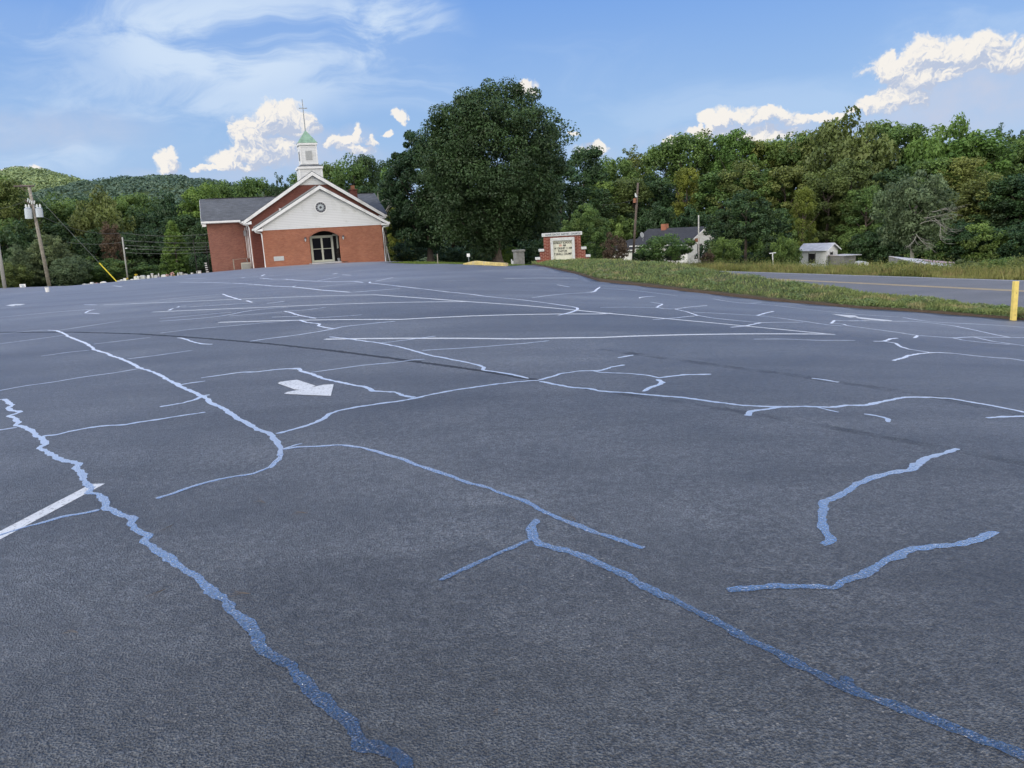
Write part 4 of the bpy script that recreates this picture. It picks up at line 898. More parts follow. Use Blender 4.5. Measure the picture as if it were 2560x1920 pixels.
MB().box(-13.7, -8.25, .24, .3, 1.5, 1.64).build('fascia', M['white'], hs)
wn = MB().box(.005, .03, 2.2, 3.1, .9, 2.0).build('window', M['void'], hs); MB().box(.03, .045, 2.1, 2.2, .8, 2.1).box(.03, .045, 3.1, 3.2, .8, 2.1).box(.03, .045, 2.2, 3.1, 2.0, 2.1).box(.03, .045, 2.2, 3.1, .8, .9).box(.03, .045, 2.62, 2.68, .9, 2.0).build('frame', M['board'], wn)
MB().box(.005, .02, 1.6, 2.6, 2.35, 2.8).build('peeling_patch', M['rust'], hs); wn = MB().box(-3.2, -1.0, -.02, -.004, .2, 1.6).build('porch_opening', M['void'], hs)
sd = empty('satellite_dish', at(1607, 598, 94), .3, 'small grey satellite dish on the lower roof of the old house', 'satellite dish')
MB().tube([(0,0,-.2), (.05,0,.1), (-.1,0,.42)], .03, 6).build('mast', M['steel'], sd)
mb = MB().lathe([(.02, 0), (.2, .04), (.33, .13), (.33, .15)], 0, 0, 18); o = mb.build('dish', M['steel'], sd); o.rotation_euler = (math.radians(80), 0, math.radians(20)); o.location = (-.18, .05, .5)
# ------------------------------------------------------------------ white shed and field outbuildings
sp2 = at(2064, 663, 84); sh = empty('white_shed', sp2, math.radians(-46), 'small white shed with a pale metal roof in the tall grass', 'shed')
MB().box(-3.3, 0, 0, 3.4, -1.5, 1.9).build('wall', M['siding_old'], sh); MB().prism_x([(0, 1.902), (3.4, 1.902), (1.7, 2.6)], -.2, -.003).build('gable_wall', M['siding_old'], sh)
mb = MB(); mb.prism_x([(-.3, 1.80), (1.7, 2.66), (3.7, 1.80), (3.7, 1.86), (1.7, 2.74), (-.3, 1.86)], -3.6, .3); r2 = mb.build('roof', M['tin'], sh)
MB().prism_x([(-.3, 1.70), (1.7, 2.56), (3.7, 1.70), (3.7, 1.86), (1.7, 2.73), (-.3, 1.86)], .305, .34).build('rake_board', M['white'], r2)
for nm, bx in (('window', (-2.1, -1.35, -.025, -.004, .3, 1.5)),):
    w_ = MB().box(*bx).build('window', M['void'], sh); MB().box(-2.2, -2.1, -.04, -.004, .2, 1.6).box(-1.35, -1.25, -.04, -.004, .2, 1.6).build('frame', M['board'], w_)
w_ = MB().box(.004, .03, 1.2, 1.9, .35, 1.55).build('window', M['void'], sh); MB().box(.005, .045, 1.1, 1.2, .25, 1.65).box(.005, .045, 1.9, 2.0, .25, 1.65).build('frame', M['board'], w_)
sh.scale = (.9, .9, .86)
q0 = at(2108, 664, 82); sb = empty('board_shed', (q0[0], q0[1], q0[2]), math.radians(12), 'low grey board shed adjoining the white shed', 'shed')
MB().box(0, 1.5, 0, 2.5, -1.5, 1.0).build('wall', M['board'], sb); MB().box(-.1, 2.1, -.15, 2.7, 1.005, 1.07).build('roof', M['tin'], sb)
q0 = at(2147, 664, 76); tp_ = empty('tarpaulin_heap', q0, 0, 'pale tarpaulin draped over a heap beside the board shed', 'tarpaulin')
mb = MB(); mb.add([(0,0,-.5),(.1,0,.28),(.6,.1,.36),(1.3,.1,.3),(1.7,0,-.5),(0,1.2,-.5),(.2,1.2,.4),(.7,1.2,.5),(1.3,1.2,.42),(1.8,1.2,-.5)], [(0,1,6,5),(1,2,7,6),(2,3,8,7),(3,4,9,8),(0,4,3,2,1)]); mb.build('sheet', M['concrete'], tp_); tp_.scale = (.8, 1, .8)
A_, B_, C_, D_ = at(2222, 640, 62), at(2386, 655.5, 62), at(2378, 667, 58.5), at(2298, 657.5, 58.5)
ms2 = empty('metal_roofed_shed', A_, 0, 'collapsing low shed with a faded red and silver metal roof', 'shed'); R_ = lambda p, dz=0: tuple(np.array(p)-A_+[0, 0, dz])
MB().add([R_(A_), R_(B_), R_(C_), R_(D_), R_(A_, -.05), R_(B_, -.05), R_(C_, -.05), R_(D_, -.05)], [(3,2,1,0), (4,5,6,7), (0,1,5,4), (1,2,6,5), (2,3,7,6), (3,0,4,7)]).build('roof', M['tin'], ms2)
MB().add([R_(at(2290, 648, 60.5), .03), R_(at(2386, 656, 61.5), .03), R_(at(2386, 661, 60), .03), R_(at(2330, 656, 60), .03)], [(0,1,2,3)]).build('roof_sheet', M['tin_red'], ms2)
MB().add([R_(A_, -.08), R_(D_, -.08), R_(D_, -2), R_(A_, -2), R_(C_, -.08), R_(C_, -2)], [(0,1,2,3), (1,4,5,2)]).build('wall', M['board'], ms2)
# ------------------------------------------------------------------ foliage
def leaves(centres, radii_, per, size, seed, flat_=.75, shell=.55, up=.5, asp=.55, zs=1.0):
    """leaf quads in clumps: centres (n,3), radii (n,), per leaves each -> verts, quads, tone"""
    r = np.random.default_rng(seed); n = len(centres); N = n*per
    d = r.normal(size=(N, 3)); d /= np.linalg.norm(d, axis=1, keepdims=True)
    rad = (shell+(1-shell)*r.random(N)**.6); cid = np.repeat(np.arange(n), per)
    p = centres[cid]+d*(radii_[cid]*rad)[:, None]*np.array([1, 1, flat_])
    nrm = d*.7+r.normal(size=(N, 3))*.6+np.array([0, 0, up]); nrm /= np.linalg.norm(nrm, axis=1, keepdims=True)
    a = np.cross(nrm, r.normal(size=(N, 3))); a /= np.linalg.norm(a, axis=1, keepdims=True)+1e-9; b = np.cross(nrm, a)
    s = size*(.6+.8*r.random(N))[:, None]
    if zs != 1.0:
        q_ = np.array([1, 1, 1/zs]); p = centres[cid]+(p-centres[cid])*q_; a = a*q_; b = b*q_
    V = np.stack([p-a*s*.5, p+b*s*.5*asp, p+a*s*.5, p-b*s*.5*asp], 1).reshape(-1, 3)
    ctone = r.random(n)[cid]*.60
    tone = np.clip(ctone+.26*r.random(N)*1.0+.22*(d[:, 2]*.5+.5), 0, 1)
    return V, np.arange(N*4).reshape(-1, 4), np.repeat(tone, 4)
def lobes(dirs, seed, amp=.22, f=1.5):
    return np.array([1+amp*mnoise.noise(Vector(d)*f+Vector((seed*3.1, seed, 0)))*1.6+amp*.5*mnoise.noise(Vector(d)*f*2.7+Vector((0, seed*5.3, 0))) for d in dirs])
def crown_mesh(name, seed, n, per, size, kind='round', cr=.2, zs=1.0):
    r = np.random.default_rng(seed); d = r.normal(size=(n, 3)); d /= np.linalg.norm(d, axis=1, keepdims=True)
    if kind == 'round': rr = .35+.65*r.random(n)**.45; c_ = d*(rr*lobes(d, seed))[:, None]; c_[:, 2] *= 1.0
    elif kind == 'tall':
        h = r.random(n)*2-1; a = r.random(n)*2*math.pi; w = (.25+.75*np.sqrt(np.clip(1-(np.maximum(h, -.1)*.97)**2, 0, 1)))*(.35+.65*r.random(n)**.5); w *= lobes(np.stack([np.cos(a), np.sin(a), h*1.5], -1), seed, .3, 1.3)
        c_ = np.stack([np.cos(a)*w, np.sin(a)*w, h], -1)
    elif kind == 'cone':
        h = r.random(n)**1.3; a = r.random(n)*2*math.pi; w = (1-h)**.72*(.45+.55*r.random(n)**.5)*(1+.15*np.sin(a*3+h*9)); c_ = np.stack([np.cos(a)*w, np.sin(a)*w, h*2-1], -1)
    elif kind == 'airy':
        k = 9; cc = r.normal(size=(k, 3)); cc /= np.linalg.norm(cc, axis=1, keepdims=True); cc *= (.35+.55*r.random(k))[:, None]; cc[:, 2] = np.abs(cc[:, 2])*1.2-.35
        c_ = cc[r.integers(0, k, n)]+r.normal(size=(n, 3))*.16
    elif kind == 'dome':
        d[:, 2] = np.abs(d[:, 2]); rr = .6+.4*r.random(n)**.5; c_ = d*(rr*lobes(d, seed, .13))[:, None]; c_[:, 2] = c_[:, 2]*2-1
    rad = cr*(.7+.6*r.random(n))
    V, Q, T = leaves(c_, rad, per, size, seed+1, zs=zs)
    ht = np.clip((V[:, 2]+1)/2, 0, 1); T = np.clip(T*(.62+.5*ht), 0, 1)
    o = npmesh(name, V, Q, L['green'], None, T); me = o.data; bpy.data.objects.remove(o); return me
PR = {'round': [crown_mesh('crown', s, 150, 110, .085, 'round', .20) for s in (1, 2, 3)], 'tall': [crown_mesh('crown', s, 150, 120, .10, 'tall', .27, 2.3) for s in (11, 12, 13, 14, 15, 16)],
      'cone': [crown_mesh('crown', 21, 200, 80, .085, 'cone', .16, 1.5)], 'airy': [crown_mesh('crown', s, 90, 42, .07, 'airy', .11) for s in (31, 32)], 'dome': [crown_mesh('crown', s, 220, 95, .062, 'dome', .13) for s in (41, 42)],
      'bush': [crown_mesh('crown', s, 90, 90, .10, 'round', .24) for s in (51, 52)]}
def trunk_mesh(seed, limbs=7, bare=False):
    """unit height trunk: z 0..1, spread about .3"""
    r = random.Random(seed); mb = MB(); top_ = 1.0
    pts = [Vector((0, 0, -.05))]; 
    for k in range(1, 8): pts.append(Vector((pts[-1].x+r.uniform(-.012, .012), pts[-1].y+r.uniform(-.012, .012), k/7*.86)))
    mb.tube(pts, [.030, .022, .019, .017, .014, .011, .008, .003], 8)
    for i in range(limbs):
        z = r.uniform(.32, .78); a = r.uniform(0, 6.28); L_ = r.uniform(.14, .30)*(1.3-z); p = Vector((0, 0, z)); q = [p]; dr = Vector((math.cos(a), math.sin(a), r.uniform(.5, 1.1)))
        for k in range(4): dr = dr+Vector((r.uniform(-.3, .3), r.uniform(-.3, .3), .15)); q.append(q[-1]+dr.normalized()*L_/4*1.5)
        mb.tube(q, [.009, .007, .005, .003, .0012], 5)
    me = bpy.data.meshes.new('trunk'); me.from_pydata(mb.v, [], mb.f); me.update(); me.materials.append(M['bark']); return me
TR = [trunk_mesh(s) for s in (1, 2, 3)]
tcount = 0
def plant(name, x_px, top_px, Y, w_px, kind, leaf, label, cat='tree', group=None, base=None, low=.12, bark='bark', trunk=True, depth=1.0, seed=None, zoff=0):
    """a tree whose crown spans w_px pixels and whose top shows at (x_px, top_px), standing at depth Y"""
    global tcount; tcount += 1; k = seed if seed is not None else tcount
    t3 = at(x_px, top_px, Y); zb = (H(t3[0], Y) if base is None else at(x_px, base, Y)[2])+zoff; h = t3[2]-zb; rx = w_px/2*Y/F
    # lean removed: the plumb base lies straight below the top
    e = empty(name, (t3[0], Y, zb), (k*2.399) % 6.283, label, cat, group)
    if trunk:
        tm = TR[k % 3]; o = bpy.data.objects.new('trunk', tm); C.objects.link(o); o.parent = e; o.scale = (max(h, 5)*.9, max(h, 5)*.9, h*.95)
        if bark != 'bark': o.material_slots[0].link = 'OBJECT'; o.material_slots[0].material = M[bark]
    ps = PR[kind]; o = bpy.data.objects.new('crown' if cat == 'tree' else 'foliage', ps[k % len(ps)]); C.objects.link(o); o.parent = e
    rz = h*(1-low)/2; o.scale = (rx*.93, rx*.93*depth, rz*.95); o.location = (0, 0, h-rz*.97)
    o.material_slots[0].link = 'OBJECT'; o.material_slots[0].material = L[leaf]; return e
# the two great trees beside the church
def great_tree(x_px, top, Y, w_px, base_px, trunk_w, label, seed, n, per, size, leaf='dark', low=.06, egg=1.0, bare_h=.08):
    t3 = at(x_px, top, Y); b3 = at(x_px, base_px, Y); h = t3[2]-b3[2]; rx = w_px/2*Y/F
    e = empty('great_tree', (t3[0], Y, b3[2]), 0, label, 'tree'); r = np.random.default_rng(seed)
    d = r.normal(size=(n, 3)); d /= np.linalg.norm(d, axis=1, keepdims=True)
    rr = .45+.55*r.random(n)**.4; c_ = d*(rr*lobes(d, seed, .17, 2.2))[:, None]
    zc = h*.53; rz = h*.47
    # fuller below the middle, domed above
    wf = np.where(c_[:, 2] < 0, 1+.06*(-c_[:, 2]), 1.0)
    P_ = np.stack([c_[:, 0]*rx*.9*wf, c_[:, 1]*rx*.9*wf, zc+c_[:, 2]*rz*.93], -1); P_ = P_[P_[:, 2] > h*low]
    V, Q, T = leaves(P_, rx*.15*(.55+.8*r.random(len(P_))), per, size, seed+5, .8, .5)
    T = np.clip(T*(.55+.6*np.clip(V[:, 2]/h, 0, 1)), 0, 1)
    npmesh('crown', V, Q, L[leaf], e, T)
    mb = MB(); w = trunk_w; R2 = random.Random(seed)
    mb.tube([(0,0,-.6), (0,0,.0), (0,0,.5), (0,0,1.2), (.05,0,h*.25), (0,.05,h*.5)], [w*1.5, w*1.05, w*.72, w*.55, w*.42, w*.2], 14)
    for k in range(12):
        a = R2.uniform(0, 6.28); z = R2.uniform(h*.12, h*.45); q = [Vector((0, 0, z))]; dr = Vector((math.cos(a), math.sin(a), R2.uniform(.5, 1.3)))
        for j in range(5): dr += Vector((R2.uniform(-.3, .3), R2.uniform(-.3, .3), .12)); q.append(q[-1]+dr.normalized()*h*.09)
        mb.tube(q, [w*.22, w*.17, w*.13, w*.09, w*.05, w*.02], 6)
    mb.build('trunk', M['bark'], e); return e
great_tree(1218, 206, 62, 392, 664, .62, 'huge dark green domed tree left of the brick sign', 5, 560, 290, .19, 'dark', .03)
great_tree(1052, 316, 66, 215, 660, .40, 'tall narrow dark tree pressed against the left side of the huge domed tree', 9, 300, 230, .19, 'dark', .03)
RG = 'broadleaf trees of the wood beyond the road'; LGp = 'trees in the valley wood behind the cemetery'
# right wood, skyline row
sky_r = [(1459,374,120,90,'tall','dark'),(1500,396,135,80,'tall','green'),(1545,398,130,80,'tall','green'),(1596,360,140,90,'airy','olive'),(1610,385,142,110,'tall','olive'),(1662,362,135,95,'tall','green'),(1725,340,132,110,'tall','green'),
 (1783,332,136,100,'tall','olive'),(1827,330,128,90,'tall','fresh'),(1866,346,138,90,'airy','olive'),(1880,352,130,110,'tall','olive'),(1922,354,130,100,'tall','green'),(1969,323,140,80,'airy','dark'),(1975,342,130,100,'tall','green'),
 (2018,336,125,95,'tall','green'),(2058,314,122,110,'tall','olive'),(2125,297,116,160,'round','olive'),(2196,309,122,110,'tall','green'),(2252,323,118,110,'tall','green'),(2318,322,120,110,'tall','fresh'),(2364,311,112,150,'round','fresh'),
 (2428,314,120,100,'airy','olive'),(2440,335,110,130,'tall','fresh'),(2497,306,118,90,'airy','dark'),(2545,311,118,90,'airy','dark'),(2530,340,112,130,'tall','green'),(2600,330,115,160,'tall','green'),(2680,325,112,160,'tall','olive')]
LAB = {'tall': 'tall', 'airy': 'thin crowned', 'round': 'broad crowned'}
COLN = {'dark': 'dark green', 'green': 'mid green', 'olive': 'olive green', 'fresh': 'bright green', 'yellow': 'yellow green', 'pale': 'pale silvery', 'brown': 'brownish'}
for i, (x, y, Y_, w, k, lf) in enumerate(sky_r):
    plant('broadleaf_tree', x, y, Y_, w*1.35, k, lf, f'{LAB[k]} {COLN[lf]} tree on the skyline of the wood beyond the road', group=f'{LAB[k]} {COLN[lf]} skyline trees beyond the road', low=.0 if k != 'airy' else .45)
# middle layer
mid_r = [(1480,470,112,90,'tall','dark'),(1530,455,118,100,'tall','green'),(1580,450,116,90,'tall','olive'),(1640,440,118,100,'tall','dark'),(1800,430,112,110,'tall','green'),(1850,410,110,100,'tall','olive'),(1905,430,108,110,'tall','green'),
 (1965,420,106,100,'tall','olive'),(2010,440,108,90,'tall','yellow'),(2070,420,102,110,'tall','olive'),(2130,400,104,100,'tall','olive'),(2170,470,98,90,'tall','green'),(2240,420,106,100,'tall','dark'),(2330,400,104,110,'tall','green'),(2400,400,102,110,'tall','olive'),
 (2455,430,98,110,'tall','olive'),(2510,450,96,110,'tall','dark'),(2560,440,94,120,'tall','dark'),(2630,430,94,140,'tall','green')]
for i, (x, y, Y_, w, k, lf) in enumerate(mid_r):
    plant('broadleaf_tree', x, y, Y_, w*1.3, k, lf, f'{COLN[lf]} tree in the middle tier of the wood beyond the road', group=f'{COLN[lf]} middle tier trees beyond the road', low=.0)
# low tier filling the wood edge
for i, (x, y, Y_, w, lf) in enumerate([(1480,560,108,80,'dark'),(1560,540,110,90,'green'),(1640,520,108,90,'dark'),(1730,520,106,90,'dark'),(1800,540,104,100,'dark'),(1880,530,102,90,'green'),(1960,530,98,90,'green'),(2010,560,112,90,'dark'),(2060,545,114,90,'green'),
      (2130,560,112,110,'dark'),(2190,570,94,100,'dark'),(2250,560,92,90,'dark'),(2330,550,90,110,'green'),(2400,550,88,100,'dark'),(2470,560,86,110,'green'),(2540,560,84,110,'dark'),(2610,560,84,110,'dark')]):
    plant('understorey_tree', x, y, Y_, w*1.3, 'round', lf, f'low {COLN[lf]} tree at the foot of the wood beyond the road', group=f'low {COLN[lf]} trees at the foot of the wood', low=-.1, trunk=False)
# individual trees and bushes on the right
plant('round_tree', 1615, 497, 114, 158, 'dome', 'dark', 'rounded dark green tree directly behind the old white house', low=.0, base=650)
plant('round_tree', 1866, 470, 84, 226, 'dome', 'dark', 'largest rounded dark green tree right of the old white house', low=.0, base=660)
plant('slim_tree', 1720, 424, 113, 74, 'tall', 'yellow', 'slim yellow green tree rising behind the pale bare pole', low=.25)
plant('slim_tree', 1712, 520, 112, 80, 'tall', 'yellow', 'short yellow green tree under the slim one behind the house roof', low=.0)
plant('slim_tree', 2008, 470, 96, 66, 'tall', 'yellow', 'narrow yellow green tree at the right side of the largest rounded tree', low=.0)
plant('leafy_shrub', 1462, 503, 84, 138, 'dome', 'green', 'tall blue green shrub behind the right end of the brick sign', 'shrub', base=655, low=.0, trunk=False)
plant('leafy_shrub', 1535, 588, 80, 66, 'bush', 'brown', 'reddish brown shrub left of the old white house', 'shrub', base=664, low=-.1, trunk=False)
plant('leafy_shrub', 1655, 583, 84, 132, 'bush', 'green', 'dense green bush covering the front of the old white house', 'shrub', base=664, low=-.1, trunk=False)
plant('leafy_shrub', 1605, 618, 84, 46, 'bush', 'dark', 'small dark bush by the side room of the old white house', 'shrub', base=664, low=-.1, trunk=False)
plant('leafy_shrub', 1812, 590, 78, 84, 'bush', 'green', 'mid green bush between the pale pole and the clothesline post', 'shrub', base=668, low=-.1, trunk=False)
plant('leafy_shrub', 1770, 628, 76, 34, 'bush', 'brown', 'brown dry bush at the foot of the pale bare pole', 'shrub', base=672, low=-.1, trunk=False)
plant('leafy_shrub', 1968, 588, 78, 70, 'bush', 'green', 'green bush left of the white shed', 'shrub', base=672, low=-.1, trunk=False)
plant('leafy_shrub', 2132, 575, 96, 86, 'bush', 'green', 'green bush directly behind the white shed', 'shrub', base=668, low=-.1, trunk=False)
plant('leafy_shrub', 2250, 650, 48, 74, 'bush', 'olive', 'olive weedy bush in front of the metal roofed shed', 'shrub', base=692, low=-.1, trunk=False)
plant('leafy_shrub', 2350, 668, 48, 60, 'bush', 'green', 'low green bush at the right part of the metal roofed shed', 'shrub', base=694, low=-.1, trunk=False)
plant('leafy_shrub', 2500, 642, 46, 110, 'bush', 'green', 'broad green bush beyond the road left of the yellow post', 'shrub', base=700, low=-.1, trunk=False)
plant('leafy_shrub', 2420, 652, 50, 66, 'bush', 'pale', 'greyish green bush right of the metal roofed shed', 'shrub', base=698, low=-.1, trunk=False)
plant('leafy_shrub', 2560, 640, 44, 90, 'bush', 'olive', 'olive bush beyond the road at the right edge of the view', 'shrub', base=702, low=-.1, trunk=False)
plant('leafy_shrub', 1270, 612, 66, 56, 'bush', 'fresh', 'light green bush between the great trunk and the grey monument', 'shrub', base=662, low=-.1, trunk=False)
plant('leafy_shrub', 1135, 615, 72, 80, 'bush', 'dark', 'dark bush behind the little white marker sign', 'shrub', base=664, low=-.1, trunk=False)
plant('leafy_shrub', 1190, 622, 80, 90, 'bush', 'dark', 'low dark bush under the huge domed tree left of its trunk', 'shrub', base=666, low=-.1, trunk=False)
plant('leafy_shrub', 1345, 590, 76, 110, 'bush', 'dark', 'dark shrub filling the shade behind the grey monument', 'shrub', base=664, low=-.1, trunk=False)
plant('leafy_shrub', 1020, 600, 76, 90, 'bush', 'dark', 'dark green bush between the church corner and the narrow dark tree', 'shrub', base=664, low=-.1, trunk=False)
# silvery tree with bleached bare branches
sv = plant('silvery_tree', 2290, 428, 74, 170, 'round', 'pale', 'pale silvery tree with bleached bare branches at its lower right', low=.18, bark='bark_pale')
mb = MB(); R3 = random.Random(3); o_ = at(2285, 650, 73)
def branch(mb, p, d, L_, r, dep):
    q = [p]; 
    for k in range(5): d = (d+Vector((R3.uniform(-.35, .35), R3.uniform(-.3, .1), R3.uniform(-.3, .28)))).normalized(); q.append(q[-1]+d*L_/5)
    mb.tube(q, [r*(1-.15*k) for k in range(6)], 5)
    if dep:
        for k in (1, 2, 3, 4, 5): branch(mb, q[k], (d+Vector((R3.uniform(-.9, .9), R3.uniform(-.5, .3), R3.uniform(-.7, .7)))).normalized(), L_*.55, r*.45, dep-1)
ev = Vector((sv.location)); 
for (bx, by, dxp, dyp, ln) in ((2300,560,1,.5,1.9),(2310,545,.9,.25,2.0),(2290,590,-.7,-.5,1.5),(2290,585,.5,-.9,1.8),(2335,545,.9,-.5,1.8),(2350,560,.3,-1,1.9),(2330,530,1,.1,1.8)):
    p_ = vec(at(bx, by, 70.5)); branch(mb, p_-ev, Vector((dxp, -.2, dyp)), ln, .035, 2)
ob = mb.build('bare_branches', M['bark_pale'], sv); sv.rotation_euler = (0, 0, 0)
bt = at(958, 590, 84); e = empty('bare_tree', (bt[0], 84, H(bt[0], 84)), 0, 'dead leafless trunk with a few broken branches right of the church roof', 'tree'); mb = MB(); tz = at(952, 480, 84)[2]-e.location.z
R3.seed(5); mb.tube([(0,0,0), (.1,0,tz*.4), (-.15,0,tz*.7), (-.2,0,tz)], [.22,.17,.11,.03], 8)
for z, d_ in ((.72,(1,0,.5)),(.78,(-.8,0,.7)),(.6,(.9,0,.9)),(.85,(.7,0,1))): branch(mb, Vector((-.1, 0, tz*z)), Vector(d_), 2.0, .06, 1)
mb.build('trunk', M['bark_pale'], e)
# trees behind the church
for (x, y, Y_, w, k, lf) in [(538,456,112,90,'tall','green'),(580,470,118,80,'tall','green'),(636,450,108,90,'tall','green'),(683,430,100,60,'airy','dark'),(702,436,101,60,'airy','dark'),(694,470,108,80,'tall','dark'),(745,440,122,70,'tall','green'),(775,450,118,90,'tall','green'),
        (822,416,106,80,'tall','green'),(871,394,104,90,'tall','green'),(914,390,106,80,'tall','dark'),(945,410,110,70,'tall','dark'),(985,408,96,70,'tall','fresh'),(900,470,96,110,'tall','dark'),(850,480,97,90,'tall','dark'),(955,480,93,90,'tall','dark'),(1005,520,88,70,'tall','yellow'),(600,500,100,110,'tall','dark'),(550,520,100,100,'tall','dark'),
        (500,470,116,80,'tall','green'),(1400,420,110,120,'tall','dark'),(1330,430,112,150,'tall','dark'),(1240,430,110,150,'tall','dark'),(1120,430,110,150,'tall','dark')]:
    plant('broadleaf_tree', x, y, Y_, w*1.2, k, lf, f'{LAB[k]} {COLN[lf]} tree showing behind the church and the great tree', group=f'{LAB[k]} {COLN[lf]} trees behind the church', low=.0 if k != 'airy' else .5)
# left valley wood
for (x, y, Y_, w, k, lf) in [(-30,440,92,150,'tall','green'),(15,452,90,110,'tall','olive'),(70,500,100,110,'tall','dark'),(153,489,104,110,'tall','green'),(120,560,98,110,'tall','dark'),(200,500,110,90,'tall','dark'),(237,486,100,130,'round','olive'),(283,502,112,100,'tall','green'),
        (330,492,116,110,'tall','green'),(376,506,110,110,'tall','dark'),(424,492,106,120,'round','dark'),(470,500,112,110,'tall','dark'),(505,466,104,100,'tall','fresh'),(450,540,100,110,'tall','dark'),(360,560,96,120,'round','dark'),(310,590,94,110,'round','dark'),
        (20,560,82,120,'round','dark'),(60,600,84,120,'round','dark'),(505,560,94,90,'round','dark'),(220,580,94,120,'round','dark'),(-60,520,84,160,'round','green')]:
    plant('broadleaf_tree', x, y, Y_, w*1.2, k, lf, f'{LAB[k]} {COLN[lf]} tree in the valley wood behind the gravestones', group=f'{LAB[k]} {COLN[lf]} trees of the valley wood', low=.0)
plant('brown_tree', 272, 556, 90, 52, 'tall', 'brown', 'brown tinged small tree in the dark valley wood left of the slender pole', low=.2)
plant('conical_tree', 428, 553, 84, 92, 'cone', 'fresh', 'bright green conical tree left of the church wing', base=688, low=.0)
plant('pale_tree', 112, 580, 80, 130, 'dome', 'pale', 'pale grey green bushy tree behind the transformer pole', base=712, low=.0, trunk=False)
plant('pale_tree', 45, 610, 78, 90, 'dome', 'pale', 'smaller pale grey green bushy tree left of the transformer pole', base=716, low=.0, trunk=False)
plant('leafy_shrub', 170, 638, 78, 96, 'bush', 'pale', 'pale green low shrub behind the left end of the gravestone row', 'shrub', base=712, low=-.1, trunk=False)
plant('leafy_shrub', 262, 645, 82, 110, 'bush', 'green', 'mid green low shrub left of the slender pole', 'shrub', base=706, low=-.1, trunk=False)
plant('leafy_shrub', 20, 655, 76, 90, 'bush', 'olive', 'olive shrub behind the low white notice sign', 'shrub', base=722, low=-.1, trunk=False)
plant('leafy_shrub', 360, 660, 86, 90, 'bush', 'green', 'low green thicket right of the slender pole', 'shrub', base=700, low=-.1, trunk=False)
plant('leafy_shrub', 500, 630, 84, 70, 'bush', 'dark', 'dark shrub behind the black metal stair', 'shrub', base=690, low=-.1, trunk=False)
# ------------------------------------------------------------------ hills with distant forest
def ridge(name, prof_, Yr, Yf, leaf, seed, n, size, kindname):
    xs = np.array([p[0] for p in prof_]); ys = np.array([p[1] for p in prof_]); rr = np.random.default_rng(seed); V = []; NR = 14; NX = 70
    gx = np.linspace(xs[0], xs[-1], NX)
    for i in range(NR):
        u = i/(NR-1)
        for x in gx:
            T3 = at(x, np.interp(x, xs, ys)+5, Yr); Yq = Yf+(Yr-Yf)*u; X_ = T3[0]*(.85+.15*u) ; z = -7+(T3[2]+7)*(math.sin(u*math.pi/2)**1.3); V.append((T3[0]*Yq/Yr, Yq, z))
    for x in gx: T3 = at(x, np.interp(x, xs, ys)+5, Yr); V.append((T3[0]*1.5, Yr*1.5, -7))
    V = np.array(V); g_ = npmesh(name, V, gridfaces(NR+1, NX, False), M['ground'], smooth=True); g_['kind'] = 'structure'
    u = rr.random(n)**.6; gx_ = xs[0]+(xs[-1]-xs[0])*rr.random(n); Pc = []
    for uu, x in zip(u, gx_):
        T3 = at(x, np.interp(x, xs, ys)+5, Yr); Yq = Yf+(Yr-Yf)*uu; Pc.append((T3[0]*Yq/Yr, Yq, -7+(T3[2]+7)*(math.sin(uu*math.pi/2)**1.3)))
    Pc = np.array(Pc); rad = size*(.45+.8*rr.random(n)**2); Pc[:, 2] -= rad*.15
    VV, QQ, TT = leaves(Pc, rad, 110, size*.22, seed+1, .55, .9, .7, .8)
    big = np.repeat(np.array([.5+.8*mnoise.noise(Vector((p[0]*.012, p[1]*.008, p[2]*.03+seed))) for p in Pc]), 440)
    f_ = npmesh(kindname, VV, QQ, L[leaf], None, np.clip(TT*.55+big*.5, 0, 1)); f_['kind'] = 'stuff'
    tag(f_, 'continuous forest canopy covering the distant hill' if leaf == 'hill2' else 'forest canopy on the far left hill with sunlight painted into its colour', 'forest')
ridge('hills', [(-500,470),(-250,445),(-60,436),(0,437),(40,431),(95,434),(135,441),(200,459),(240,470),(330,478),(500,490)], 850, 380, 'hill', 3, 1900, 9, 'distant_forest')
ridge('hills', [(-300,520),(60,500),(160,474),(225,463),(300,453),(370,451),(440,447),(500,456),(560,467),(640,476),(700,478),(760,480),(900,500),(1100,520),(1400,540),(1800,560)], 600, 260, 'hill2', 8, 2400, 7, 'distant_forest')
# ------------------------------------------------------------------ grasses
def blades(P_, h, w, seed, lean=.35):
    r = np.random.default_rng(seed); n = len(P_); a = r.random(n)*6.283; hh_ = h*(.5+.8*r.random(n)); d = np.stack([np.cos(a), np.sin(a)], -1)
    l1 = lean*(r.random(n)-.5)[:, None]*2*hh_[:, None]*np.stack([np.cos(a*3), np.sin(a*3)], -1)
    A = np.concatenate([P_[:, :2]-d*w/2, P_[:, 2:]-.03], 1); B = np.concatenate([P_[:, :2]+d*w/2, P_[:, 2:]-.03], 1)
    M1 = np.concatenate([P_[:, :2]+d*w*.35+l1*.35, P_[:, 2:]+hh_[:, None]*.6], 1); T_ = np.concatenate([P_[:, :2]-d*w*.1+l1, P_[:, 2:]+hh_[:, None]], 1)
    V = np.stack([A, B, M1, T_], 1).reshape(-1, 3); tn = np.repeat(r.random(n)*.7, 4).reshape(-1, 4)+np.array([-.1, -.1, .1, .3]); return V, np.arange(n*4).reshape(-1, 4), np.clip(tn.ravel(), 0, 1)
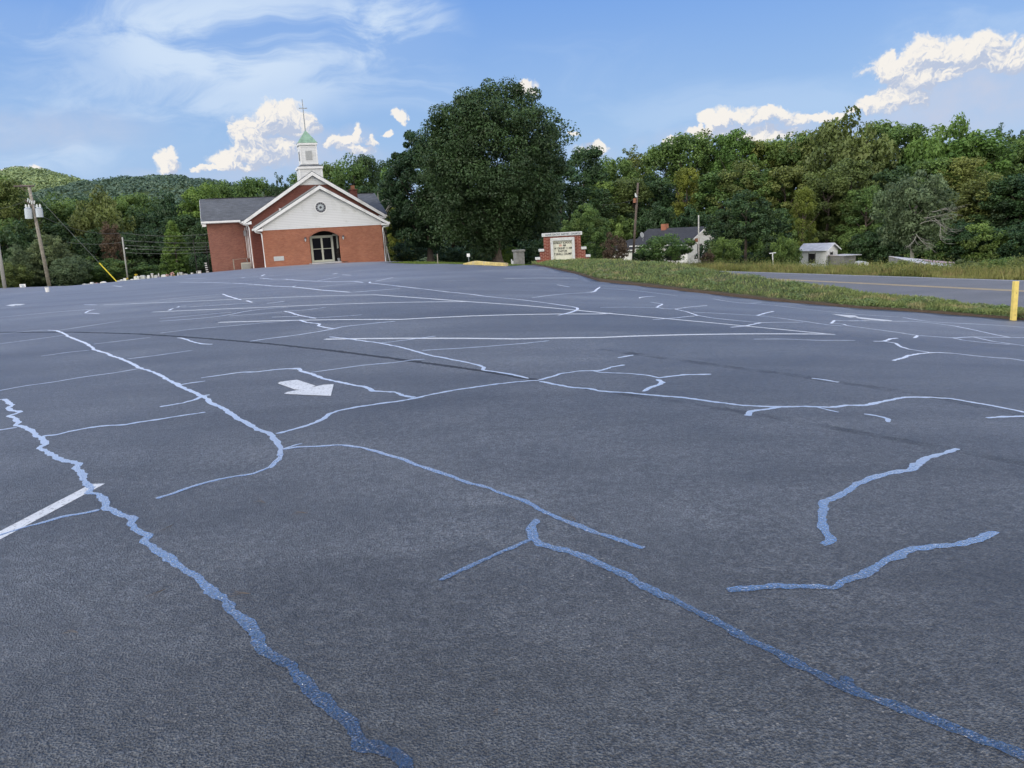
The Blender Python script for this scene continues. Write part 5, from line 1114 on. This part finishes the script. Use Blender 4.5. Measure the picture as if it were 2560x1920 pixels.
# tall field grass beyond the road
rr = np.random.default_rng(4); n = 52000
Yg = 24+rr.random(n)**1.25*58; off = 9.3+rr.random(n)**1.7*13+.6*np.sin(Yg*.9); Xg = road_x(Yg)+off
zg = Hn(Xg, Yg)-.10; wv = np.array([mnoise.noise(Vector((x*.33, y*.33, 1))) for x, y in zip(Xg, Yg)]); keep = wv > -.22
hh0 = .50*(.75+.75*np.clip(wv, -.3, .6))*(.30+.70*np.clip((off-9.3)/1.6, 0, 1))*np.clip(.55+Yg/70, .8, 1.25)
zg = np.maximum(zg, road_z(Yg)-.25-(off-9.3)*.05)
V, Q, T = blades(np.stack([Xg, Yg, zg], -1)[keep], hh0[keep], .035+.0006*Yg[keep][:, None], 5)
T = np.clip(T*.7+np.repeat(np.clip(wv[keep]*.8+.2, 0, .6), 4)*.6, 0, 1)
o = npmesh('tall_grass', V, Q, L['tall'], None, T); tag(o, 'tall unmown field grass growing along the far side of the road', 'grass', kind='stuff')
n = 900; Yg = 26+rr.random(n)*50; Xg = road_x(Yg)+10+rr.random(n)*9; zg = Hn(Xg, Yg)+.10+rr.random(n)*.45; V, Q, T = leaves(np.stack([Xg, Yg, zg], -1), .2+.3*rr.random(n), 30, .08, 6, 1.5, .3)
o = npmesh('field_weeds', V, Q, L['olive'], None, T); tag(o, 'leafy weeds mixed into the tall grass beyond the road', 'weeds', kind='stuff')
# weeds on the verge mound
def on_grid(G, u, v):
    a, b = u.astype(int), v.astype(int); fu, fv = (u-a)[:, None], (v-b)[:, None]; a1, b1 = np.minimum(a+1, G.shape[0]-1), np.minimum(b+1, G.shape[1]-1)
    return (G[a, b]*(1-fu)*(1-fv)+G[a1, b]*fu*(1-fv)+G[a, b1]*(1-fu)*fv+G[a1, b1]*fu*fv)
n = 74000; nu = VR.shape[0]-1.01; u = rr.random(n)*nu; v = 3.0+rr.random(n)**.9*8.2; Pw = on_grid(VR, u, v)
mnd = np.array([mnoise.noise(Vector((p[0]*1.1, p[1]*1.1, 9)))+.6*mnoise.noise(Vector((p[0]*3.1, p[1]*3.1, 2))) for p in Pw])
k = mnd > -.18; Pw = Pw[k]; mnd = mnd[k]; Pw[:, 2] += np.clip(mnd, 0, .7)*.16*rr.random(len(Pw))
V, Q, T = leaves(Pw, np.full(len(Pw), .05), 1, .09, 7, .6, .2, .9, .28); T = np.clip(T*.7+np.repeat(mnd, 4)*.35+.05, 0, 1)
o = npmesh('verge_weeds', V, Q, L['weed'], None, T); tag(o, 'matted cut weeds covering the verge mound between lot and road', 'weeds', kind='stuff')
n = 26000; u = rr.random(n)*nu; v = 3.0+rr.random(n)*8.5; Pw = on_grid(VR, u, v); V, Q, T = blades(Pw, np.full(n, .085), .012, 8, .9)
o = npmesh('verge_grass', V, Q, L['weed'], None, T); tag(o, 'short rough grass blades on the verge mound', 'grass', kind='stuff')
# lawn between kerb, sign and trees
n = 40000; Yg = 34+rr.random(n)*26; Xg = -4.5+rr.random(n)*16-(Yg-34)*.22; k = ~inpoly(Xg, Yg, LOT_POLY) & (Xg < road_x(Yg)-.8); Xg, Yg = Xg[k], Yg[k]
V, Q, T = blades(np.stack([Xg, Yg, Hn(Xg, Yg)-.10], -1), np.full(len(Xg), .10), .03, 9, .5); o = npmesh('lawn_grass', V, Q, L['lawn'], None, T); tag(o, 'short bright lawn grass between the yellow kerb and the trees', 'grass', kind='stuff')
n = 42000; Yg = 15+rr.random(n)*24; t0_ = rr.random(n); ex_ = np.interp(Yg, VR[:84:6, 8, 1][::-1], VR[:84:6, 8, 0][::-1]); Xg = ex_+(road_x(Yg)-.4-ex_)*t0_; k = (road_x(Yg)-.4 > ex_) & ~inpoly(Xg, Yg, LOT_POLY); Xg, Yg = Xg[k], Yg[k]
V, Q, T = blades(np.stack([Xg, Yg, Hn(Xg, Yg)-.10], -1), np.full(len(Xg), .14), .03, 19, .6); o = npmesh('roadside_grass', V, Q, L['weed'], None, T); tag(o, 'rough grass between the verge mound and the road', 'grass', kind='stuff')
# pine needles dropped on the asphalt
NL = [((720,1285),(770,1288)),((640,1255),(665,1262)),((355,1510),(415,1478)),((560,1490),(628,1490)),((410,1332),(436,1315)),((168,1583),(196,1588)),((1237,1790),(1247,1778)),((1405,1285),(1440,1305)),((1165,1110),(1285,1114)),((1229,1815),(1246,1780))]
NLAB = ['left of the lower end of the long branching seal','lone needle pair left of the branching seal','bundle left of the zigzag seal','bundle touching the zigzag seal','bundle just right of the zigzag bend','short needle near the left edge','needle near the bottom centre','bundle on the seal above the fork','','']
for i, (a, b_) in enumerate(NL[:8]):
    P_ = ground([a, b_]); c0, c1 = Vector(P_[0]), Vector(P_[1]); L_ = min((c1-c0).length, .09); d = (c1-c0).normalized(); s_ = Vector((-d.y, d.x, 0)); mb = MB()
    for q in (-.35, .05, .3): mb.tube([c1+Vector((0,0,.012)), c1-d*L_*.5+s_*q*L_*.25+Vector((0,0,.015)), c1-d*L_+s_*q*L_*.9+Vector((0,0,.011))], .0009, 4)
    o = mb.build('pine_needle_bundle', M['needle'], None); tag(o, 'dry brown pine needles, '+NLAB[i], 'pine needles', 'dry pine needles on the asphalt')
# ------------------------------------------------------------------ world: sky with clouds, sun
SUN_AZ, SUN_EL = math.radians(-118), math.radians(26)      # azimuth measured from +Y towards +X (sun to the left and behind)
wd = bpy.data.worlds.new('World'); SC.world = wd; wd.use_nodes = True
t = NT(wd, world=True)
sky = t.n('TexSky', None, sky_type='NISHITA'); sky.sun_disc = False; sky.sun_elevation = SUN_EL; sky.sun_rotation = SUN_AZ; sky.air_density = 1.0; sky.dust_density = .6; sky.ozone_density = 2.0; sky.altitude = 300
gen = t.n('TexCoord').outputs['Generated']; sp = t.n('SeparateXYZ', {0: gen})
azn = t.math('MULTIPLY', t.math('ARCTAN2', sp.outputs[0], sp.outputs[1]), 57.29578); eln = t.math('MULTIPLY', t.math('ARCSINE', sp.outputs[2]), 57.29578)
P0 = t.n('CombineXYZ', {0: azn, 1: eln, 2: 0.0}).outputs[0]
# gradient correction of the clear sky
grad = t.ramp(t.math('DIVIDE', eln, 60.0, clamp=True), [(0, SKYC[0]), (.12, SKYC[1]), (.30, SKYC[2]), (.7, SKYC[3])])
base = t.mix(SKYMIX, sky.outputs[0], grad)
# high thin cloud
def ell(P_, cx, cy, rx, ry, rot=0):
    mp = t.n('VectorMath', {0: P_, 1: (1/rx, 1/ry, 0), 2: (-cx/rx, -cy/ry, 0)}, operation='MULTIPLY_ADD'); return t.n('VectorMath', {0: mp.outputs[0]}, operation='LENGTH').outputs['Value']
def pe(px_, py_, rx, ry):
    a, e_ = azel(px_, py_); return a, e_, math.degrees(rx/F), math.degrees(ry/F)
wrp = t.n('TexNoise', {'Vector': P0, 'Scale': .09, 'Detail': 3, 'Roughness': .5}); wv_ = t.n('VectorMath', {0: wrp.outputs['Color'], 1: (9, 5, 0), 2: (-4.5, -2.5, 0)}, operation='MULTIPLY_ADD'); Pw_ = t.n('VectorMath', {0: P0, 1: wv_.outputs[0]}, operation='ADD').outputs[0]
wsm = t.n('VectorMath', {0: t.n('TexNoise', {'Vector': P0, 'Scale': .25, 'Detail': 4, 'Roughness': .6}).outputs['Color'], 1: (4, 2.2, 0), 2: (-2, -1.1, 0)}, operation='MULTIPLY_ADD'); Pw2_ = t.n('VectorMath', {0: P0, 1: wsm.outputs[0]}, operation='ADD').outputs[0]
mpc = t.n('Mapping', {'Vector': Pw_, 'Rotation': (0, 0, math.radians(-14)), 'Scale': (.055, .21, 1)}); c1 = t.noise(mpc.outputs[0], 1.3, 7, .6, .5, '2D')
msk = None
for (cx, cy, rx, ry, s) in ((560,120,430,170,1.0),(900,90,230,130,1.0),(620,235,420,70,.8),(60,70,200,60,.75),(120,340,260,70,.7),(1010,40,130,170,.8),(1050,240,260,50,.45),(1900,260,500,60,.30),(2500,60,260,90,.35),(1450,200,300,90,.18),(300,250,360,120,.55)):
    d = ell(Pw_, *pe(cx, cy, rx, ry)); m_ = t.math('MULTIPLY', t.sstep(d, 1.25, .25), s); msk = m_ if msk is None else t.math('MAXIMUM', msk, m_)
cir = t.math('MULTIPLY', msk, t.sstep(c1, .36, .62)); cir = t.math('ADD', t.math('MULTIPLY', cir, .85), t.math('MULTIPLY', msk, .12))
col = t.mix(cir, base, SKYCLOUD)
veil = None
for (cx, cy, rx, ry, s) in ((745,372,150,62,.85),(860,400,130,40,.6),(600,430,140,26,.5),(1900,335,190,42,.85),(1680,350,90,30,.5),(2420,255,230,90,.85),(2560,200,120,60,.7),(2300,310,260,40,.7),(120,330,260,55,.5),(430,440,120,22,.4),(1470,385,90,26,.5),(905,340,60,34,.5)):
    d = ell(Pw2_, *pe(cx, cy, rx, ry)); m_ = t.math('MULTIPLY', t.sstep(d, 1.15, .3), s); veil = m_ if veil is None else t.math('MAXIMUM', veil, m_)
veil = t.math('MULTIPLY', veil, t.ramp(t.noise(P0, .5, 5, .6), [(.3, .45), (.65, 1.0)]))
col = t.mix(veil, col, SKYVEIL)
# unseen sky behind and above the camera: bright warm cloud added as fill light
fill_mask = t.math('MULTIPLY', t.sstep(t.noise(gen, 1.6, 4, .6), .38, .58), t.sstep(t.math('SUBTRACT', sp.outputs[1], t.math('MULTIPLY', t.math('MAXIMUM', t.math('SUBTRACT', sp.outputs[2], .86), 0.0), 4.0)), .25, -.15)); col = t.mix(t.math('MULTIPLY', fill_mask, .85), col, SKYFILL)
simple_bg = t.n('Background', {'Color': col, 'Strength': SKYS})
# cumulus built from noisy overlapping ellipses
CU = [(690,305,66,46),(752,306,40,34),(640,345,58,48),(640,385,62,30),(568,405,46,20),(528,422,30,8),(700,370,50,28),(722,282,34,22),(672,282,30,22),
 (856,352,48,22),(897,330,18,20),(822,356,24,14),(928,347,13,10),(880,372,50,14),(418,408,34,18),(425,391,20,16),(998,291,14,20),(965,341,10,11),(1312,220,33,18),(1478,370,42,12),(1442,335,10,6),
 (1783,307,30,22),(1835,288,50,19),(1925,290,56,17),(2050,295,48,10),(1990,300,40,10),(1750,330,40,12),(1682,352,24,12),(1880,338,110,16),
 (2408,128,92,32),(2322,135,52,34),(2225,170,58,28),(2293,197,52,36),(2252,245,50,30),(2183,262,36,18),(2146,284,26,7),(2510,148,66,28),(2580,150,60,24),(2430,168,30,14),(2370,180,34,20),(30,432,50,10),(600,420,60,12)]
def field(P_):
    f = None
    for c_ in CU:
        d = ell(P_, *pe(*c_)); f = d if f is None else t.math('SMOOTH_MIN', f, d, .22)
    return t.math('SUBTRACT', 1.0, f)
def vadd(a, v): return t.n('VectorMath', {0: a, 1: v}, operation='ADD').outputs[0]
wa = t.n('TexNoise', {'Vector': P0, 'Scale': .45, 'Detail': 4, 'Roughness': .62}, noise_dimensions='2D'); wv2 = t.n('VectorMath', {0: wa.outputs['Color'], 1: (2.4, 1.9, 0), 2: (-1.2, -.95, 0)}, operation='MULTIPLY_ADD'); Pc_ = t.n('VectorMath', {0: P0, 1: wv2.outputs[0]}, operation='ADD').outputs[0]
def billow(P_):     # rounded cauliflower lumps
    a = t.n('TexVoronoi', {'Vector': P_, 'Scale': .85}, feature='SMOOTH_F1', voronoi_dimensions='2D'); b = t.n('TexVoronoi', {'Vector': P_, 'Scale': 2.3}, feature='SMOOTH_F1', voronoi_dimensions='2D'); c_ = t.n('TexVoronoi', {'Vector': P_, 'Scale': 5.5}, feature='SMOOTH_F1', voronoi_dimensions='2D')
    v = t.math('MULTIPLY', t.math('SUBTRACT', .55, a.outputs['Distance']), .9); v = t.math('ADD', v, t.math('MULTIPLY', t.math('SUBTRACT', .5, b.outputs['Distance']), .5)); return t.math('ADD', v, t.math('MULTIPLY', t.math('SUBTRACT', .5, c_.outputs['Distance']), .28))
f0 = field(Pc_); b0 = billow(Pc_)
f1 = t.math('ADD', t.math('MULTIPLY', f0, 1.5), t.math('MULTIPLY', b0, .75))
mask = t.sstep(f1, -.08, .60)
f2 = field(vadd(Pc_, (-.45, .75, 0))); b2 = billow(vadd(Pc_, (-.10, .15, 0)))
sh = t.math('ADD', t.math('MULTIPLY', t.math('SUBTRACT', f0, f2), .85), t.math('MULTIPLY', t.math('SUBTRACT', b0, b2), 1.6)); lit = t.sstep(sh, -.34, .55)
cc_ = t.mix(lit, CU_SH, CU_LT)
core = t.sstep(f1, .0, .5); cc_ = t.mix(t.math('MULTIPLY', t.math('SUBTRACT', 1.0, core), .25), cc_, col)
cu_bg = t.n('Background', {'Color': cc_, 'Strength': SKYS})
def band(x, a, b): return t.math('MULTIPLY', t.math('GREATER_THAN', x, a), t.math('LESS_THAN', x, b))
front = t.math('MAXIMUM', t.math('MULTIPLY', band(azn, -40.0, 3.0), band(eln, 2.0, 12.0)), t.math('MULTIPLY', band(azn, 3.0, 42.0), band(eln, 3.0, 15.0)))
both = t.n('MixShader', {0: mask, 1: simple_bg.outputs[0], 2: cu_bg.outputs[0]})
ms_ = t.n('MixShader', {0: front, 1: simple_bg.outputs[0], 2: both.outputs[0]})
t.t.nodes.new('ShaderNodeOutputWorld'); wo = [n_ for n_ in t.t.nodes if n_.type == 'OUTPUT_WORLD'][0]; t.t.links.new(ms_.outputs[0], wo.inputs[0])
wd.cycles.sampling_method = 'MANUAL'; wd.cycles.sample_map_resolution = 512
sl = bpy.data.lights.new('sun', 'SUN'); sl.energy = SUNE; sl.angle = math.radians(9); sl.color = (1, .93, .82)
so = bpy.data.objects.new('sun', sl); C.objects.link(so)
dv = Vector((math.sin(SUN_AZ)*math.cos(SUN_EL), math.cos(SUN_AZ)*math.cos(SUN_EL), math.sin(SUN_EL))); so.rotation_euler = dv.to_track_quat('Z', 'Y').to_euler(); so.location = (-30, -20, 30)
# ------------------------------------------------------------------ camera
cd = bpy.data.cameras.new('camera'); cam = bpy.data.objects.new('camera', cd); C.objects.link(cam); SC.camera = cam
cd.sensor_fit = 'HORIZONTAL'; cd.sensor_width = 36; cd.lens = F*36/2560; cd.clip_start = .05; cd.clip_end = 20000
from mathutils import Matrix
mt = Matrix.Identity(4)
for r_i in range(3): mt[r_i][0] = RV[r_i]; mt[r_i][1] = UV[r_i]; mt[r_i][2] = -fwd[r_i]; mt[r_i][3] = O[r_i]
cam.matrix_world = mt
SC.view_settings.view_transform = 'Standard'; SC.view_settings.look = 'None'; SC.view_settings.exposure = 0; SC.view_settings.gamma = 1
SC.render.engine = 'CYCLES'; SC.cycles.max_bounces = 5; SC.cycles.diffuse_bounces = 2; SC.cycles.glossy_bounces = 2; SC.cycles.transmission_bounces = 3; SC.cycles.transparent_max_bounces = 8
SC.cycles.use_adaptive_sampling = True; SC.cycles.adaptive_threshold = .02; SC.cycles.use_denoising = True; SC.render.resolution_x = 1024; SC.render.resolution_y = 768
